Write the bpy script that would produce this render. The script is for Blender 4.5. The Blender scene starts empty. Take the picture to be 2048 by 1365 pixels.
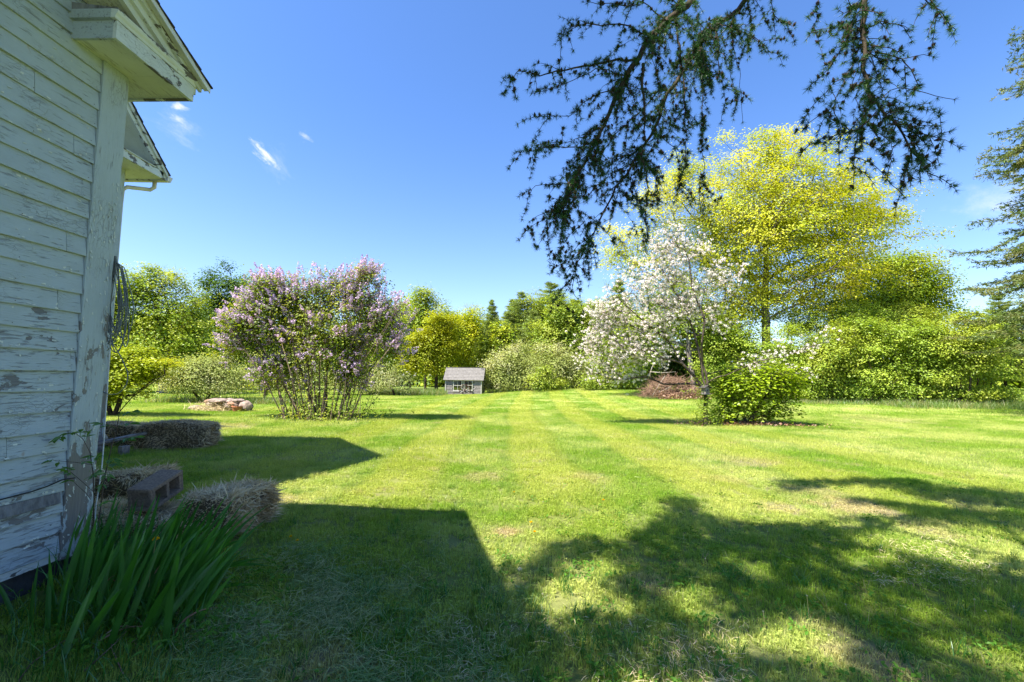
import bpy, math, numpy as np
from math import radians, pi, sin, cos
rng = np.random.default_rng(7)
SC = bpy.context.scene
COL = SC.collection

# ------------------------------------------------------------------ camera
CAM_H = 1.4; FPX = 910.0
cam_d = bpy.data.cameras.new('camera'); cam = bpy.data.objects.new('camera', cam_d); COL.objects.link(cam)
cam_d.sensor_width = 36; cam_d.lens = 36 * FPX / 2048; cam_d.clip_end = 3000; cam_d.clip_start = 0.05
def _rx(a): c, s = cos(a), sin(a); return np.array([[1, 0, 0], [0, c, -s], [0, s, c]])
def _rz(a): c, s = cos(a), sin(a); return np.array([[c, -s, 0], [s, c, 0], [0, 0, 1]])
RC = _rx(pi / 2 + radians(4.6)) @ _rz(radians(0.8))
from mathutils import Matrix
cam.matrix_world = Matrix.Translation((0, 0, CAM_H)) @ Matrix(RC.tolist()).to_4x4()
SC.camera = cam

# ------------------------------------------------------------------ sun, sky, exposure
SHX, SHY = 0.551, 0.336                       # ground shadow offset per metre of height
sun_to = np.array([-SHX, -SHY, 1.0]); sun_to /= np.linalg.norm(sun_to)
EL = math.asin(sun_to[2]); AZ = math.atan2(sun_to[0], sun_to[1])
sd = bpy.data.lights.new('sun', 'SUN'); so = bpy.data.objects.new('sun', sd); COL.objects.link(so)
sd.energy = 5.0; sd.angle = radians(0.53); sd.color = (1.0, 0.93, 0.78)
from mathutils import Vector
so.rotation_euler = Vector(sun_to.tolist()).to_track_quat('Z', 'Y').to_euler()
so.location = (-20, -12, 36)
SC.view_settings.view_transform = 'Standard'; SC.view_settings.look = 'None'
SC.view_settings.gamma = 1; SC.view_settings.exposure = 1.62; SC.view_settings.use_curve_mapping = False
SC.cycles.max_bounces = 8; SC.cycles.transmission_bounces = 4; SC.cycles.diffuse_bounces = 4
W = bpy.data.worlds.new('World'); SC.world = W; W.use_nodes = True
SKY_STR = 0.088

def ray(px, py): return RC @ np.array([(px - 1024) / FPX, -(py - 682.5) / FPX, -1.0])
def P(px, py, Y): d = ray(px, py); return np.array([0, 0, CAM_H]) + d * (Y / d[1])
def XP(px, py, x): d = ray(px, py); return np.array([0, 0, CAM_H]) + d * (x / d[0])
def sst(a, b, x): t = np.clip((x - a) / (b - a), 0, 1); return t * t * (3 - 2 * t)
def terr(x, y):
    x = np.asarray(x, float); y = np.asarray(y, float)
    z = 0.95 * sst(13, 46, y) * sst(-5, 10, x)
    z = z + 6.5 * sst(48, 120, y) * sst(35, 80, x) + 0.25 * sst(25, 50, y)*sst(-2,-9,x)*0
    z = z + 0.018 * np.sin(x * 1.3 + 0.5 * y) * np.sin(y * 0.9 - 0.3 * x) * sst(1, 4, y) + 0.012*np.sin(x*3.1+1)*np.sin(y*2.7)
    return z
def G(px, py):
    z = 0.0
    d = ray(px, py)
    for _ in range(30):
        t = (z - CAM_H) / d[2]; q = d * t
        z = 0.5 * z + 0.5 * float(terr(q[0], q[1]))
    return np.array([q[0], q[1], z])
def PXM(Y): return FPX / Y

# ------------------------------------------------------------------ node helpers
class NT:
    def __init__(s, tree): s.t = tree; s.n = tree.nodes; s.l = tree.links
    def new(s, typ, **kw):
        nd = s.n.new(typ)
        for k, v in kw.items():
            if k == 'inp':
                for kk, vv in v.items():
                    if isinstance(vv, bpy.types.NodeSocket): s.l.new(vv, nd.inputs[kk])
                    else: nd.inputs[kk].default_value = vv
            else: setattr(nd, k, v)
        return nd
    def math(s, op, a, b=None, c=None, clamp=False):
        nd = s.n.new('ShaderNodeMath'); nd.operation = op; nd.use_clamp = clamp
        for i, v in enumerate((a, b, c)):
            if v is None: continue
            if isinstance(v, bpy.types.NodeSocket): s.l.new(v, nd.inputs[i])
            else: nd.inputs[i].default_value = v
        return nd.outputs[0]
    def vmath(s, op, a, b=None):
        nd = s.n.new('ShaderNodeVectorMath'); nd.operation = op
        for i, v in enumerate((a, b)):
            if v is None: continue
            if isinstance(v, bpy.types.NodeSocket): s.l.new(v, nd.inputs[i])
            else: nd.inputs[i].default_value = v
        return nd
    def mix(s, f, a, b, blend='MIX'):
        nd = s.n.new('ShaderNodeMix'); nd.data_type = 'RGBA'; nd.blend_type = blend
        for i, v in ((0, f), (6, a), (7, b)):
            if isinstance(v, bpy.types.NodeSocket): s.l.new(v, nd.inputs[i])
            elif i == 0: nd.inputs[0].default_value = v
            else: nd.inputs[i].default_value = (*v[:3], 1)
        return nd.outputs[2]
    def noise(s, vec, scale, detail=3, rough=0.55, dist=0.0):
        nd = s.n.new('ShaderNodeTexNoise'); nd.inputs['Scale'].default_value = scale
        nd.inputs['Detail'].default_value = detail; nd.inputs['Roughness'].default_value = rough
        nd.inputs['Distortion'].default_value = dist
        if vec is not None: s.l.new(vec, nd.inputs['Vector'])
        return nd.outputs[0]
    def ramp(s, v, a, b, ca=0.0, cb=1.0, smooth=True):
        nd = s.n.new('ShaderNodeMapRange'); nd.interpolation_type = 'SMOOTHSTEP' if smooth else 'LINEAR'
        if isinstance(v, bpy.types.NodeSocket): s.l.new(v, nd.inputs[0])
        for i, x in ((1, a), (2, b), (3, ca), (4, cb)): nd.inputs[i].default_value = x
        return nd.outputs[0]
    def attr(s, name, typ='GEOMETRY'): return s.new('ShaderNodeAttribute', attribute_name=name, attribute_type=typ)
    def pos(s): return s.new('ShaderNodeNewGeometry').outputs['Position']
    def objc(s): return s.new('ShaderNodeTexCoord').outputs['Object']
    def scl(s, v, sc): return s.vmath('MULTIPLY', v, sc).outputs[0]
def mat(name):
    m = bpy.data.materials.new(name); m.use_nodes = True; t = NT(m.node_tree); t.n.clear()
    out = t.new('ShaderNodeOutputMaterial'); return m, t, out
def princ(t, out, color, rough=0.8, bump=None, bstr=0.3, bdist=0.01, spec=0.3, metal=0.0):
    b = t.new('ShaderNodeBsdfPrincipled')
    for k, v in (('Base Color', color), ('Roughness', rough), ('Specular IOR Level', spec), ('Metallic', metal)):
        if isinstance(v, bpy.types.NodeSocket): t.l.new(v, b.inputs[k])
        else: b.inputs[k].default_value = (*v[:3], 1) if k == 'Base Color' else v
    if bump is not None:
        bn = t.new('ShaderNodeBump', inp={'Strength': bstr, 'Distance': bdist, 'Height': bump})
        t.l.new(bn.outputs[0], b.inputs['Normal'])
    t.l.new(b.outputs[0], out.inputs[0]); return b
def sock(v, t):
    if isinstance(v, bpy.types.NodeSocket): return v
    return t.new('ShaderNodeRGB').outputs[0]

# ------------------------------------------------------------------ world
wt = NT(W.node_tree); wt.n.clear()
wo = wt.new('ShaderNodeOutputWorld'); bg = wt.new('ShaderNodeBackground')
sky = wt.new('ShaderNodeTexSky', sky_type='NISHITA', sun_disc=False)
sky.sun_elevation = EL; sky.sun_rotation = AZ; sky.altitude = 0; sky.air_density = 1.0; sky.dust_density = 0.5; sky.ozone_density = 3.0
tc = wt.new('ShaderNodeTexCoord').outputs['Generated']
skc = sky.outputs[0]
zen = wt.new('ShaderNodeSeparateXYZ', inp={0: tc}).outputs[2]
skc = wt.mix(1.0, skc, wt.mix(wt.ramp(zen, 0.0, 0.55), (0.93, 0.945, 1.02), (0.62, 0.835, 1.13)), 'MULTIPLY')   # a clean, deep spring sky
def wisp(col, a, b, wid, dens, seed, nsc=9.0, lo=.45, hi=1.35):
    """a cloud streak between the directions of two points, with torn edges"""
    da, db = ray(*a), ray(*b); da /= np.linalg.norm(da); db /= np.linalg.norm(db)
    c = (da + db) / 2; ax = (db - da) / 2; L = np.linalg.norm(ax); ax = ax / L
    c = c / np.linalg.norm(c); ay = np.cross(c, ax); ay /= np.linalg.norm(ay)
    rel = wt.vmath('SUBTRACT', tc, tuple(c)).outputs[0]
    nv = wt.vmath('ADD', tc, (seed, seed * 2.1, 0)).outputs[0]
    u = wt.math('DIVIDE', wt.vmath('DOT_PRODUCT', rel, tuple(ax)).outputs[1], L * 1.15)
    v = wt.math('DIVIDE', wt.vmath('DOT_PRODUCT', rel, tuple(ay)).outputs[1], wid)
    front = wt.math('GREATER_THAN', wt.vmath('DOT_PRODUCT', tc, tuple(c)).outputs[1], 0.5)
    # stretch the noise along the streak
    cv = wt.new('ShaderNodeCombineXYZ', inp={0: wt.math('MULTIPLY', u, L * 1.1), 1: wt.math('MULTIPLY', v, wid * 2.6), 2: seed})
    n1 = wt.noise(cv.outputs[0], nsc * 2, 6, 0.66, 0.4)
    n2 = wt.noise(nv, nsc * 7, 5, 0.65)
    r = wt.math('SQRT', wt.math('ADD', wt.math('MULTIPLY', u, u), wt.math('MULTIPLY', v, v)))
    m = wt.math('SUBTRACT', 1.0, r)
    m = wt.math('ADD', m, wt.math('MULTIPLY', wt.math('SUBTRACT', n1, 0.5), 2.3))
    m = wt.math('ADD', m, wt.math('MULTIPLY', wt.math('SUBTRACT', n2, 0.5), 0.9))
    m = wt.ramp(m, lo, hi, 0.0, dens)
    m = wt.math('MULTIPLY', m, front)
    m = wt.math('MULTIPLY', m, wt.ramp(r, 1.0, 1.5, 1.0, 0.0))
    return wt.mix(m, col, (4.6, 4.7, 4.9))
skc = wisp(skc, (492, 272), (578, 354), 0.020, 1.0, 1.3, 12)
skc = wisp(skc, (322, 212), (400, 266), 0.020, 0.6, 4.1, 12)
skc = wisp(skc, (326, 206), (386, 224), 0.016, 0.95, 2.2, 12)
skc = wisp(skc, (584, 258), (634, 288), 0.020, 0.38, 7.7, 14)
skc = wisp(skc, (520, 290), (590, 370), 0.04, 0.22, 5.2, 8, .2, 1.4)
skc = wisp(skc, (300, 220), (420, 290), 0.04, 0.25, 3.2, 8, .2, 1.4)
skc = wisp(skc, (1900, 395), (2090, 420), 0.05, 0.45, 9.2, 5, .15, 1.4)
wt.l.new(skc, bg.inputs[0]); bg.inputs[1].default_value = SKY_STR
wt.l.new(bg.outputs[0], wo.inputs[0])

# ------------------------------------------------------------------ object helpers
def tag(o, label=None, cat=None, group=None, kind=None):
    for k, v in (('label', label), ('category', cat), ('group', group), ('kind', kind)):
        if v is not None: o[k] = v
    return o
def thing(name, label, cat, loc=(0, 0, 0), rz=0.0, group=None):
    o = bpy.data.objects.new(name, None); COL.objects.link(o); o.empty_display_size = 0.1
    o.location = tuple(float(v) for v in loc); o.rotation_euler = (0, 0, rz)
    return tag(o, label, cat, group)
def link(name, me, parent=None, loc=None):
    o = bpy.data.objects.new(name, me); COL.objects.link(o)
    if parent is not None: o.parent = parent
    if loc is not None: o.location = tuple(float(v) for v in loc)
    return o
class MB:
    """collects vertices and faces as arrays and links them as ONE mesh object"""
    def __init__(s): s.V = []; s.F = {}; s.n = 0; s.T = []
    def add(s, V, F, mi=0, tint=None):
        V = np.asarray(V, float).reshape(-1, 3); F = np.asarray(F, int)
        if len(V) == 0 or len(F) == 0: return s
        s.V.append(V)
        s.T.append(np.full(len(V), 0.5) if tint is None else np.broadcast_to(np.asarray(tint, float), (len(V),)))
        s.F.setdefault(F.shape[1], []).append((F + s.n, mi)); s.n += len(V); return s
    def box(s, lo, hi, mi=0, M=None, o=None, tint=None):
        x0, y0, z0 = lo; x1, y1, z1 = hi
        V = np.array([[x0, y0, z0], [x1, y0, z0], [x1, y1, z0], [x0, y1, z0], [x0, y0, z1], [x1, y0, z1], [x1, y1, z1], [x0, y1, z1]], float)
        if M is not None: V = V @ np.asarray(M).T
        if o is not None: V = V + np.asarray(o)
        return s.add(V, [[0, 3, 2, 1], [4, 5, 6, 7], [0, 1, 5, 4], [1, 2, 6, 5], [2, 3, 7, 6], [3, 0, 4, 7]], mi, tint)
    def prism(s, prof, axis, a, b, mi=0, tint=None):
        """prof: 2D outline (counter-clockwise) in the two other axes, extruded along axis from a to b"""
        n = len(prof); prof = np.asarray(prof, float); V = np.zeros((2 * n, 3)); oth = [i for i in range(3) if i != axis]
        for k, v in ((0, a), (1, b)):
            V[k * n:(k + 1) * n, oth[0]] = prof[:, 0]; V[k * n:(k + 1) * n, oth[1]] = prof[:, 1]; V[k * n:(k + 1) * n, axis] = v
        F = [[i, (i + 1) % n, n + (i + 1) % n, n + i] for i in range(n)]
        s.add(V, F, mi, tint); base = s.n - 2 * n
        s.F.setdefault(n, []).append((np.array([list(range(n))[::-1], list(range(n, 2 * n))]) + base, mi)); return s
    def tube(s, pts, r, k=6, mi=0, tint=None, cap=True):
        pts = np.asarray(pts, float); n = len(pts); r = np.broadcast_to(np.asarray(r, float), (n,))
        d = np.gradient(pts, axis=0); d /= np.linalg.norm(d, axis=1)[:, None] + 1e-9
        up = np.array([0, 0, 1.0]) if abs(d[0][2]) < 0.9 else np.array([1.0, 0, 0])
        u = np.cross(d[0], up); u /= np.linalg.norm(u); V = []
        for i in range(n):
            u = u - d[i] * (u @ d[i]); u /= np.linalg.norm(u) + 1e-9; w = np.cross(d[i], u)
            a = np.arange(k) * 2 * pi / k
            V.append(pts[i] + r[i] * (np.cos(a)[:, None] * u + np.sin(a)[:, None] * w))
        V = np.concatenate(V); F = [[i * k + j, i * k + (j + 1) % k, (i + 1) * k + (j + 1) % k, (i + 1) * k + j] for i in range(n - 1) for j in range(k)]
        s.add(V, F, mi, tint)
        if cap and k > 2:
            b = s.n - len(V); s.F.setdefault(k, []).append((np.array([list(range(k))[::-1], list(range((n - 1) * k, n * k))]) + b, mi))
        return s
    def edges(s, A, B, ra, rb, k=5, mi=0, tint=None):
        """many separate tapered limbs at once"""
        A = np.asarray(A, float); B = np.asarray(B, float); m = len(A)
        if m == 0: return s
        d = B - A; L = np.linalg.norm(d, axis=1)[:, None] + 1e-9; d = d / L
        up = np.where(np.abs(d[:, 2:3]) < 0.9, np.array([[0, 0, 1.0]]), np.array([[1.0, 0, 0]]))
        u = np.cross(d, up); u /= np.linalg.norm(u, axis=1)[:, None]; w = np.cross(d, u)
        a = np.arange(k) * 2 * pi / k
        ring = np.cos(a)[None, :, None] * u[:, None, :] + np.sin(a)[None, :, None] * w[:, None, :]
        VA = A[:, None] + ring * np.asarray(ra)[:, None, None]; VB = B[:, None] + ring * np.asarray(rb)[:, None, None]
        V = np.concatenate([VA, VB], axis=1).reshape(-1, 3); j = np.arange(k)
        f = np.stack([j, (j + 1) % k, k + (j + 1) % k, k + j], axis=1)
        F = (np.arange(m)[:, None, None] * 2 * k + f[None]).reshape(-1, 4)
        return s.add(V, F, mi, tint)
    def scatter(s, TV, TF, pos, M, sc, mi=0, tint=None):
        """template replicated at pos (n,3) with axes M (n,3,3; columns) and scale"""
        n = len(pos); TV = np.asarray(TV, float); TF = np.asarray(TF, int); m = len(TV)
        if n == 0: return s
        sc = np.broadcast_to(np.asarray(sc, float), (n,))
        V = np.einsum('nij,mj->nmi', M, TV) * sc[:, None, None] + np.asarray(pos)[:, None, :]
        F = (np.arange(n)[:, None, None] * m + TF[None]).reshape(-1, TF.shape[1])
        t = None if tint is None else np.repeat(np.asarray(tint), m)
        return s.add(V.reshape(-1, 3), F, mi, t)
    def mesh(s, name, mats, smooth=False, origin=None):
        me = bpy.data.meshes.new(name); V = np.concatenate(s.V)
        if origin is not None: V = V - np.asarray(origin, float)
        lv, ls, lt, mi = [], [], [], []; c = 0
        for k, lst in s.F.items():
            for F, m in lst:
                lv.append(F.ravel()); q = len(F); ls.append(c + np.arange(q) * k); lt.append(np.full(q, k)); mi.append(np.full(q, m)); c += q * k
        lv = np.concatenate(lv); ls = np.concatenate(ls); lt = np.concatenate(lt); mi = np.concatenate(mi)
        me.vertices.add(len(V)); me.vertices.foreach_set('co', V.astype(np.float32).ravel())
        me.loops.add(len(lv)); me.loops.foreach_set('vertex_index', lv.astype(np.int32))
        me.polygons.add(len(ls)); me.polygons.foreach_set('loop_start', ls.astype(np.int32)); me.polygons.foreach_set('loop_total', lt.astype(np.int32))
        me.polygons.foreach_set('material_index', mi.astype(np.int32))
        me.polygons.foreach_set('use_smooth', np.full(len(ls), smooth))
        for m in (mats if isinstance(mats, (list, tuple)) else [mats]): me.materials.append(m)
        a = me.attributes.new('tint', 'FLOAT', 'POINT'); a.data.foreach_set('value', np.concatenate(s.T).astype(np.float32))
        me.update(calc_edges=True); return me
    def build(s, name, mats, parent=None, smooth=False, origin=None, loc=None):
        """origin: world point that becomes the object's own origin"""
        o = link(name, s.mesh(name, mats, smooth, origin), parent)
        if loc is not None: o.location = tuple(float(v) for v in loc)
        elif parent is None and origin is not None: o.location = tuple(float(v) for v in origin)
        return o
def rdir(n, r=None):
    v = (r or rng).normal(size=(n, 3)); return v / np.linalg.norm(v, axis=1)[:, None]
def nrm(v): return v / (np.linalg.norm(v, axis=-1, keepdims=True) + 1e-9)
def frames(N, spin=None, along=None):
    """columns: x = side, y = leaf axis, z = normal"""
    n = len(N); N = nrm(N); t = rdir(n) if along is None else along + 0
    y = nrm(t - N * np.sum(t * N, axis=1)[:, None]); x = np.cross(y, N)
    return np.stack([x, y, N], axis=2)
def aframes(Y):
    """frames whose y column is the given axis, spun at random about it"""
    Y = nrm(Y); t = rdir(len(Y)); z = nrm(t - Y * np.sum(t * Y, axis=1)[:, None]); return np.stack([np.cross(Y, z), Y, z], axis=2)
LEAF_V = [(0, 0, 0), (-0.36, 0.45, 0.10), (0, 1, -0.04), (0.36, 0.45, 0.10)]; LEAF_F = [(0, 3, 2), (0, 2, 1)]
NEED_V = [(-0.09, 0, 0), (0.09, 0, 0), (0, 1, 0)]; NEED_F = [(0, 1, 2)]
# ------------------------------------------------------------------ materials
def leafmat(name, c0, c1, c2=None, trans=0.38, gloss=0.05, nsc=0.6, tt=(1.25, 1.15, 0.55)):
    """c0 dark leaf, c1 pale leaf, picked per leaf; c2 a second hue that comes in drifts"""
    m, t, out = mat(name); a = t.attr('tint').outputs['Fac']
    col = t.mix(a, c0, c1)
    if c2 is not None:
        nz = t.noise(t.pos(), nsc, 2); nz = t.math('ADD', nz, t.math('MULTIPLY', t.math('SUBTRACT', a, 0.5), 0.25))
        col = t.mix(t.ramp(nz, 0.45, 0.62), col, c2)
    d = t.new('ShaderNodeBsdfDiffuse', inp={0: col}); tcol = t.mix(1.0, col, tt, 'MULTIPLY')
    tr = t.new('ShaderNodeBsdfTranslucent', inp={0: tcol})
    mx = t.new('ShaderNodeMixShader', inp={0: trans, 1: d.outputs[0], 2: tr.outputs[0]}); o = mx.outputs[0]
    if gloss:
        g = t.new('ShaderNodeBsdfGlossy', inp={0: (0.9, 0.95, 1, 1), 1: 0.45})
        o = t.new('ShaderNodeMixShader', inp={0: gloss, 1: o, 2: g.outputs[0]}).outputs[0]
    t.l.new(o, out.inputs[0]); return m
def barkmat(name, c0, c1, sc=14):
    m, t, out = mat(name); p = t.scl(t.objc(), (1, 1, 0.25)); n = t.noise(p, sc, 5, 0.65)
    n2 = t.noise(t.objc(), 1.7, 2)
    col = t.mix(t.ramp(t.math('ADD', n, t.math('MULTIPLY', t.math('SUBTRACT', n2, .5), .5)), 0.35, 0.68), c0, c1)
    princ(t, out, col, 0.92, n, 0.9, 0.02, 0.15); return m
def plainmat(name, col, rough=0.7, var=0.25, sc=6, bump=0.2, metal=0, spec=0.3):
    m, t, out = mat(name); n = t.noise(t.objc(), sc, 5, 0.6)
    c = t.mix(t.ramp(n, 0.3, 0.7), [v * (1 - var) for v in col], [min(1, v * (1 + var)) for v in col])
    princ(t, out, c, rough, t.noise(t.objc(), sc * 6, 4), bump, 0.01, spec, metal); return m

def paintmat(name, paint, wood, peel=0.5, along=(1, 0.09, 1), fine=1.0, dirt=0.25, low_boost=0.09, edge=0.0):
    """old oil paint over grey wood: fine checking along the grain, curled flakes and bare places"""
    m, t, out = mat(name); g = t.new('ShaderNodeNewGeometry').outputs['Position']
    rnd = t.new('ShaderNodeObjectInfo').outputs['Random']
    off = t.new('ShaderNodeCombineXYZ', inp={0: t.math('MULTIPLY', rnd, 31), 1: t.math('MULTIPLY', rnd, 17), 2: 0})
    p = t.vmath('ADD', g, off.outputs[0]).outputs[0]
    ps = t.scl(p, along)
    big = t.noise(p, 1.5, 3, 0.5)
    mid = t.noise(t.scl(p, (1, 0.45 if along[1] < 1 else 1, 1 if along[1] < 1 else 0.4)), 9 * fine, 5, 0.62, 0.4)
    fin = t.noise(ps, 95 * fine, 4, 0.6, 0.2)
    grain = t.noise(t.scl(p, (1, 0.04, 1) if along[1] < 1 else (1, 1, 0.04)), 160 * fine, 3, 0.6)
    z = t.new('ShaderNodeSeparateXYZ', inp={0: g}).outputs[2]
    low = t.ramp(z, 0.1, 2.3, low_boost, -0.05)
    crack = t.new('ShaderNodeTexVoronoi', feature='DISTANCE_TO_EDGE', inp={'Vector': t.vmath('ADD', t.scl(p, (1, 0.28, 1) if along[1] < 1 else (1, 1, 0.3)), t.scl(t.new('ShaderNodeTexNoise', inp={'Scale': 14.0, 'Vector': p}).outputs[1], (.05, .05, .05))).outputs[0], 'Scale': 42.0 * fine}).outputs[0]
    crk = t.ramp(crack, 0.0, 0.045, 1.0, 0.0)
    crk = t.math('MULTIPLY', crk, t.ramp(t.noise(p, 2.3, 2), 0.50, 0.62))
    v = t.math('ADD', mid, t.math('MULTIPLY', t.math('SUBTRACT', big, 0.5), 0.55)); v = t.math('ADD', v, low)
    v = t.math('ADD', v, t.math('MULTIPLY', t.math('SUBTRACT', rnd, 0.5), 0.06))
    bare = t.ramp(v, 0.735 - 0.2 * peel, 0.75 - 0.2 * peel)
    chk = t.ramp(t.math('ADD', fin, t.math('MULTIPLY', t.math('SUBTRACT', v, 0.5), 0.6)), 0.565, 0.69)
    chk = t.math('MULTIPLY', chk, 0.62)
    mask = t.math('MAXIMUM', bare, t.math('MAXIMUM', chk, t.math('MULTIPLY', crk, 0.5)))
    woodc = t.mix(grain, [c * 0.6 for c in wood], [c * 1.35 for c in wood])
    dn = t.ramp(t.noise(p, 5, 5, 0.7), 0.35, 0.75, 0.0, dirt)
    pc = t.mix(dn, paint, [paint[0] * 0.62, paint[1] * 0.6, paint[2] * 0.5])
    pc = t.mix(t.ramp(fin, 0.3, 0.8, 0, 0.22), pc, [c * 0.75 for c in paint])
    rust = t.math('MULTIPLY', t.ramp(t.noise(t.scl(p, (1, 1, .6)), 11, 2), 0.72, 0.80), 0.5)
    pc = t.mix(rust, pc, (0.30, 0.19, 0.10))
    col = t.mix(mask, pc, woodc)
    h = t.math('SUBTRACT', 1.0, mask); h = t.math('ADD', t.math('MULTIPLY', h, 0.9), t.math('ADD', t.math('MULTIPLY', fin, 0.5), t.math('MULTIPLY', grain, 0.25)))
    princ(t, out, col, 0.55, h, 0.75, 0.006, 0.3); return m

M = {}
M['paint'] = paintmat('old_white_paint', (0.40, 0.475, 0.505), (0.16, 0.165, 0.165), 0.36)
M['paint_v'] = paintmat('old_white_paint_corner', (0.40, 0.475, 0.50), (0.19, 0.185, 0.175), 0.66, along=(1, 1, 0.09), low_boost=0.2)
M['paint_rot'] = paintmat('flaking_trim_paint', (0.62, 0.67, 0.65), (0.13, 0.125, 0.115), 1.22, fine=0.9, low_boost=0.0)
M['paint_soft'] = paintmat('soffit_paint', (0.62, 0.66, 0.58), (0.25, 0.24, 0.2), 0.02, low_boost=0.0)
M['bare_wood'] = barkmat('bare_grey_wood', (0.10, 0.105, 0.115), (0.23, 0.235, 0.24), 20)
M['roofing'] = plainmat('asphalt_shingle', (0.055, 0.05, 0.05), 0.95, 0.4, 25, 0.8)
M['drip'] = plainmat('pale_drip_edge', (0.62, 0.65, 0.66), 0.4, 0.1, 6, 0.05)
M['gutter'] = plainmat('cream_gutter', (0.62, 0.60, 0.50), 0.4, 0.15, 6, 0.05)
M['stone_base'] = plainmat('foundation_stone', (0.05, 0.055, 0.06), 0.9, 0.4, 7, 0.9)
M['wire'] = plainmat('grey_cable', (0.16, 0.18, 0.17), 0.5, 0.2, 20, 0.1)
M['black_wire'] = plainmat('black_cable', (0.015, 0.015, 0.017), 0.5, 0.2, 20, 0.1)
M['white_cord'] = plainmat('white_cord', (0.6, 0.62, 0.62), 0.6, 0.15, 20, 0.1)
M['block'] = plainmat('cinder_concrete', (0.27, 0.205, 0.155), 0.97, 0.30, 60, 1.0)
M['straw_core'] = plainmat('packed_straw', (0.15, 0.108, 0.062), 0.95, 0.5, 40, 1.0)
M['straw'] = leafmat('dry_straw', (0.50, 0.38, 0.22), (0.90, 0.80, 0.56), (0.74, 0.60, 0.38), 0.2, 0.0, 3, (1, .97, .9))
M['plank'] = plainmat('weathered_plank', (0.19, 0.17, 0.155), 0.9, 0.4, 12, 0.5)
M['stone'] = plainmat('fieldstone', (0.235, 0.18, 0.155), 0.9, 0.5, 9, 0.9)
M['stone_red'] = plainmat('rusty_fieldstone', (0.28, 0.16, 0.11), 0.9, 0.45, 9, 0.9)
M['terracotta'] = plainmat('terracotta', (0.40, 0.15, 0.085), 0.8, 0.2, 8, 0.3)
M['bark'] = barkmat('brown_bark', (0.035, 0.028, 0.022), (0.14, 0.11, 0.085))
M['bark_grey'] = barkmat('grey_bark', (0.07, 0.06, 0.055), (0.26, 0.23, 0.21), 10)
M['bark_dark'] = barkmat('dark_bark', (0.022, 0.018, 0.014), (0.075, 0.058, 0.045))
M['bark_lilac'] = barkmat('lilac_bark', (0.07, 0.05, 0.038), (0.32, 0.24, 0.18))
M['twig'] = barkmat('dead_twigs', (0.10, 0.055, 0.038), (0.36, 0.23, 0.17))
M['dead_pale'] = barkmat('bleached_stick', (0.30, 0.26, 0.22), (0.5, 0.45, 0.40))
M['cone'] = plainmat('larch_cone', (0.060, 0.034, 0.024), 0.85, 0.5, 60, 0.8)
M['l_maple'] = leafmat('maple_leaves', (0.12, 0.20, 0.012), (0.33, 0.45, 0.032), (0.40, 0.46, 0.034), 0.42, 0.02)
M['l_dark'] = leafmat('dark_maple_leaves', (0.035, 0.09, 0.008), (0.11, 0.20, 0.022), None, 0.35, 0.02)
M['l_bush'] = leafmat('golden_bush_leaves', (0.17, 0.25, 0.008), (0.46, 0.53, 0.016), (0.54, 0.55, 0.016), 0.45, 0.02)
M['l_pale'] = leafmat('crabapple_leaves', (0.20, 0.26, 0.06), (0.46, 0.51, 0.19), (0.52, 0.53, 0.30), 0.38, 0.0)
M['l_lilac'] = leafmat('lilac_leaves', (0.08, 0.15, 0.010), (0.25, 0.34, 0.030), (0.30, 0.34, 0.03), 0.42, 0.02)
M['f_lilac'] = leafmat('lilac_flowers', (0.46, 0.31, 0.53), (0.80, 0.67, 0.84), (0.74, 0.52, 0.70), 0.35, 0.0, 1.4, (1, .98, 1))
M['l_apple'] = leafmat('apple_leaves', (0.10, 0.18, 0.012), (0.27, 0.34, 0.04), None, 0.42, 0.02)
M['f_apple'] = leafmat('apple_blossom', (0.84, 0.75, 0.73), (0.95, 0.91, 0.87), (0.90, 0.78, 0.77), 0.42, 0.0, 2.0, (1, 1, 1))
M['l_oak'] = leafmat('young_oak_leaves', (0.24, 0.31, 0.010), (0.56, 0.62, 0.035), (0.60, 0.60, 0.045), 0.45, 0.02, 0.35)
M['l_yellow'] = leafmat('yellow_leaves', (0.20, 0.25, 0.006), (0.48, 0.48, 0.014), (0.36, 0.42, 0.018), 0.45, 0.02)
M['l_green'] = leafmat('spring_leaves', (0.11, 0.19, 0.012), (0.32, 0.43, 0.040), (0.36, 0.43, 0.05), 0.42, 0.02)
M['l_hedge'] = leafmat('honeysuckle_leaves', (0.15, 0.25, 0.018), (0.38, 0.51, 0.060), (0.42, 0.52, 0.065), 0.42, 0.02)
M['l_lime'] = leafmat('lime_shrub_leaves', (0.16, 0.26, 0.008), (0.38, 0.50, 0.020), None, 0.45, 0.02)
M['l_pine'] = leafmat('pine_needles', (0.10, 0.15, 0.025), (0.32, 0.38, 0.10), (0.24, 0.33, 0.07), 0.3, 0.02)
M['l_spruce'] = leafmat('spruce_needles', (0.04, 0.085, 0.02), (0.19, 0.25, 0.06), (0.18, 0.19, 0.06), 0.25, 0.02, 1.2)
M['l_larch'] = leafmat('larch_needles', (0.015, 0.055, 0.014), (0.055, 0.15, 0.025), (0.035, 0.10, 0.03), 0.35, 0.03, 2)
M['l_iris'] = leafmat('iris_leaves', (0.025, 0.12, 0.008), (0.08, 0.27, 0.018), (0.04, 0.16, 0.02), 0.4, 0.05, 6)
M['l_sap'] = leafmat('sapling_leaves', (0.05, 0.15, 0.012), (0.14, 0.30, 0.03), None, 0.45, 0.06)
M['l_weed'] = leafmat('weed_leaves', (0.04, 0.14, 0.012), (0.12, 0.26, 0.03), None, 0.35, 0.01)
M['l_tallgrass'] = leafmat('tall_grass_blades', (0.07, 0.16, 0.018), (0.20, 0.31, 0.05), (0.30, 0.30, 0.12), 0.4, 0.04, 1.5)
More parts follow.
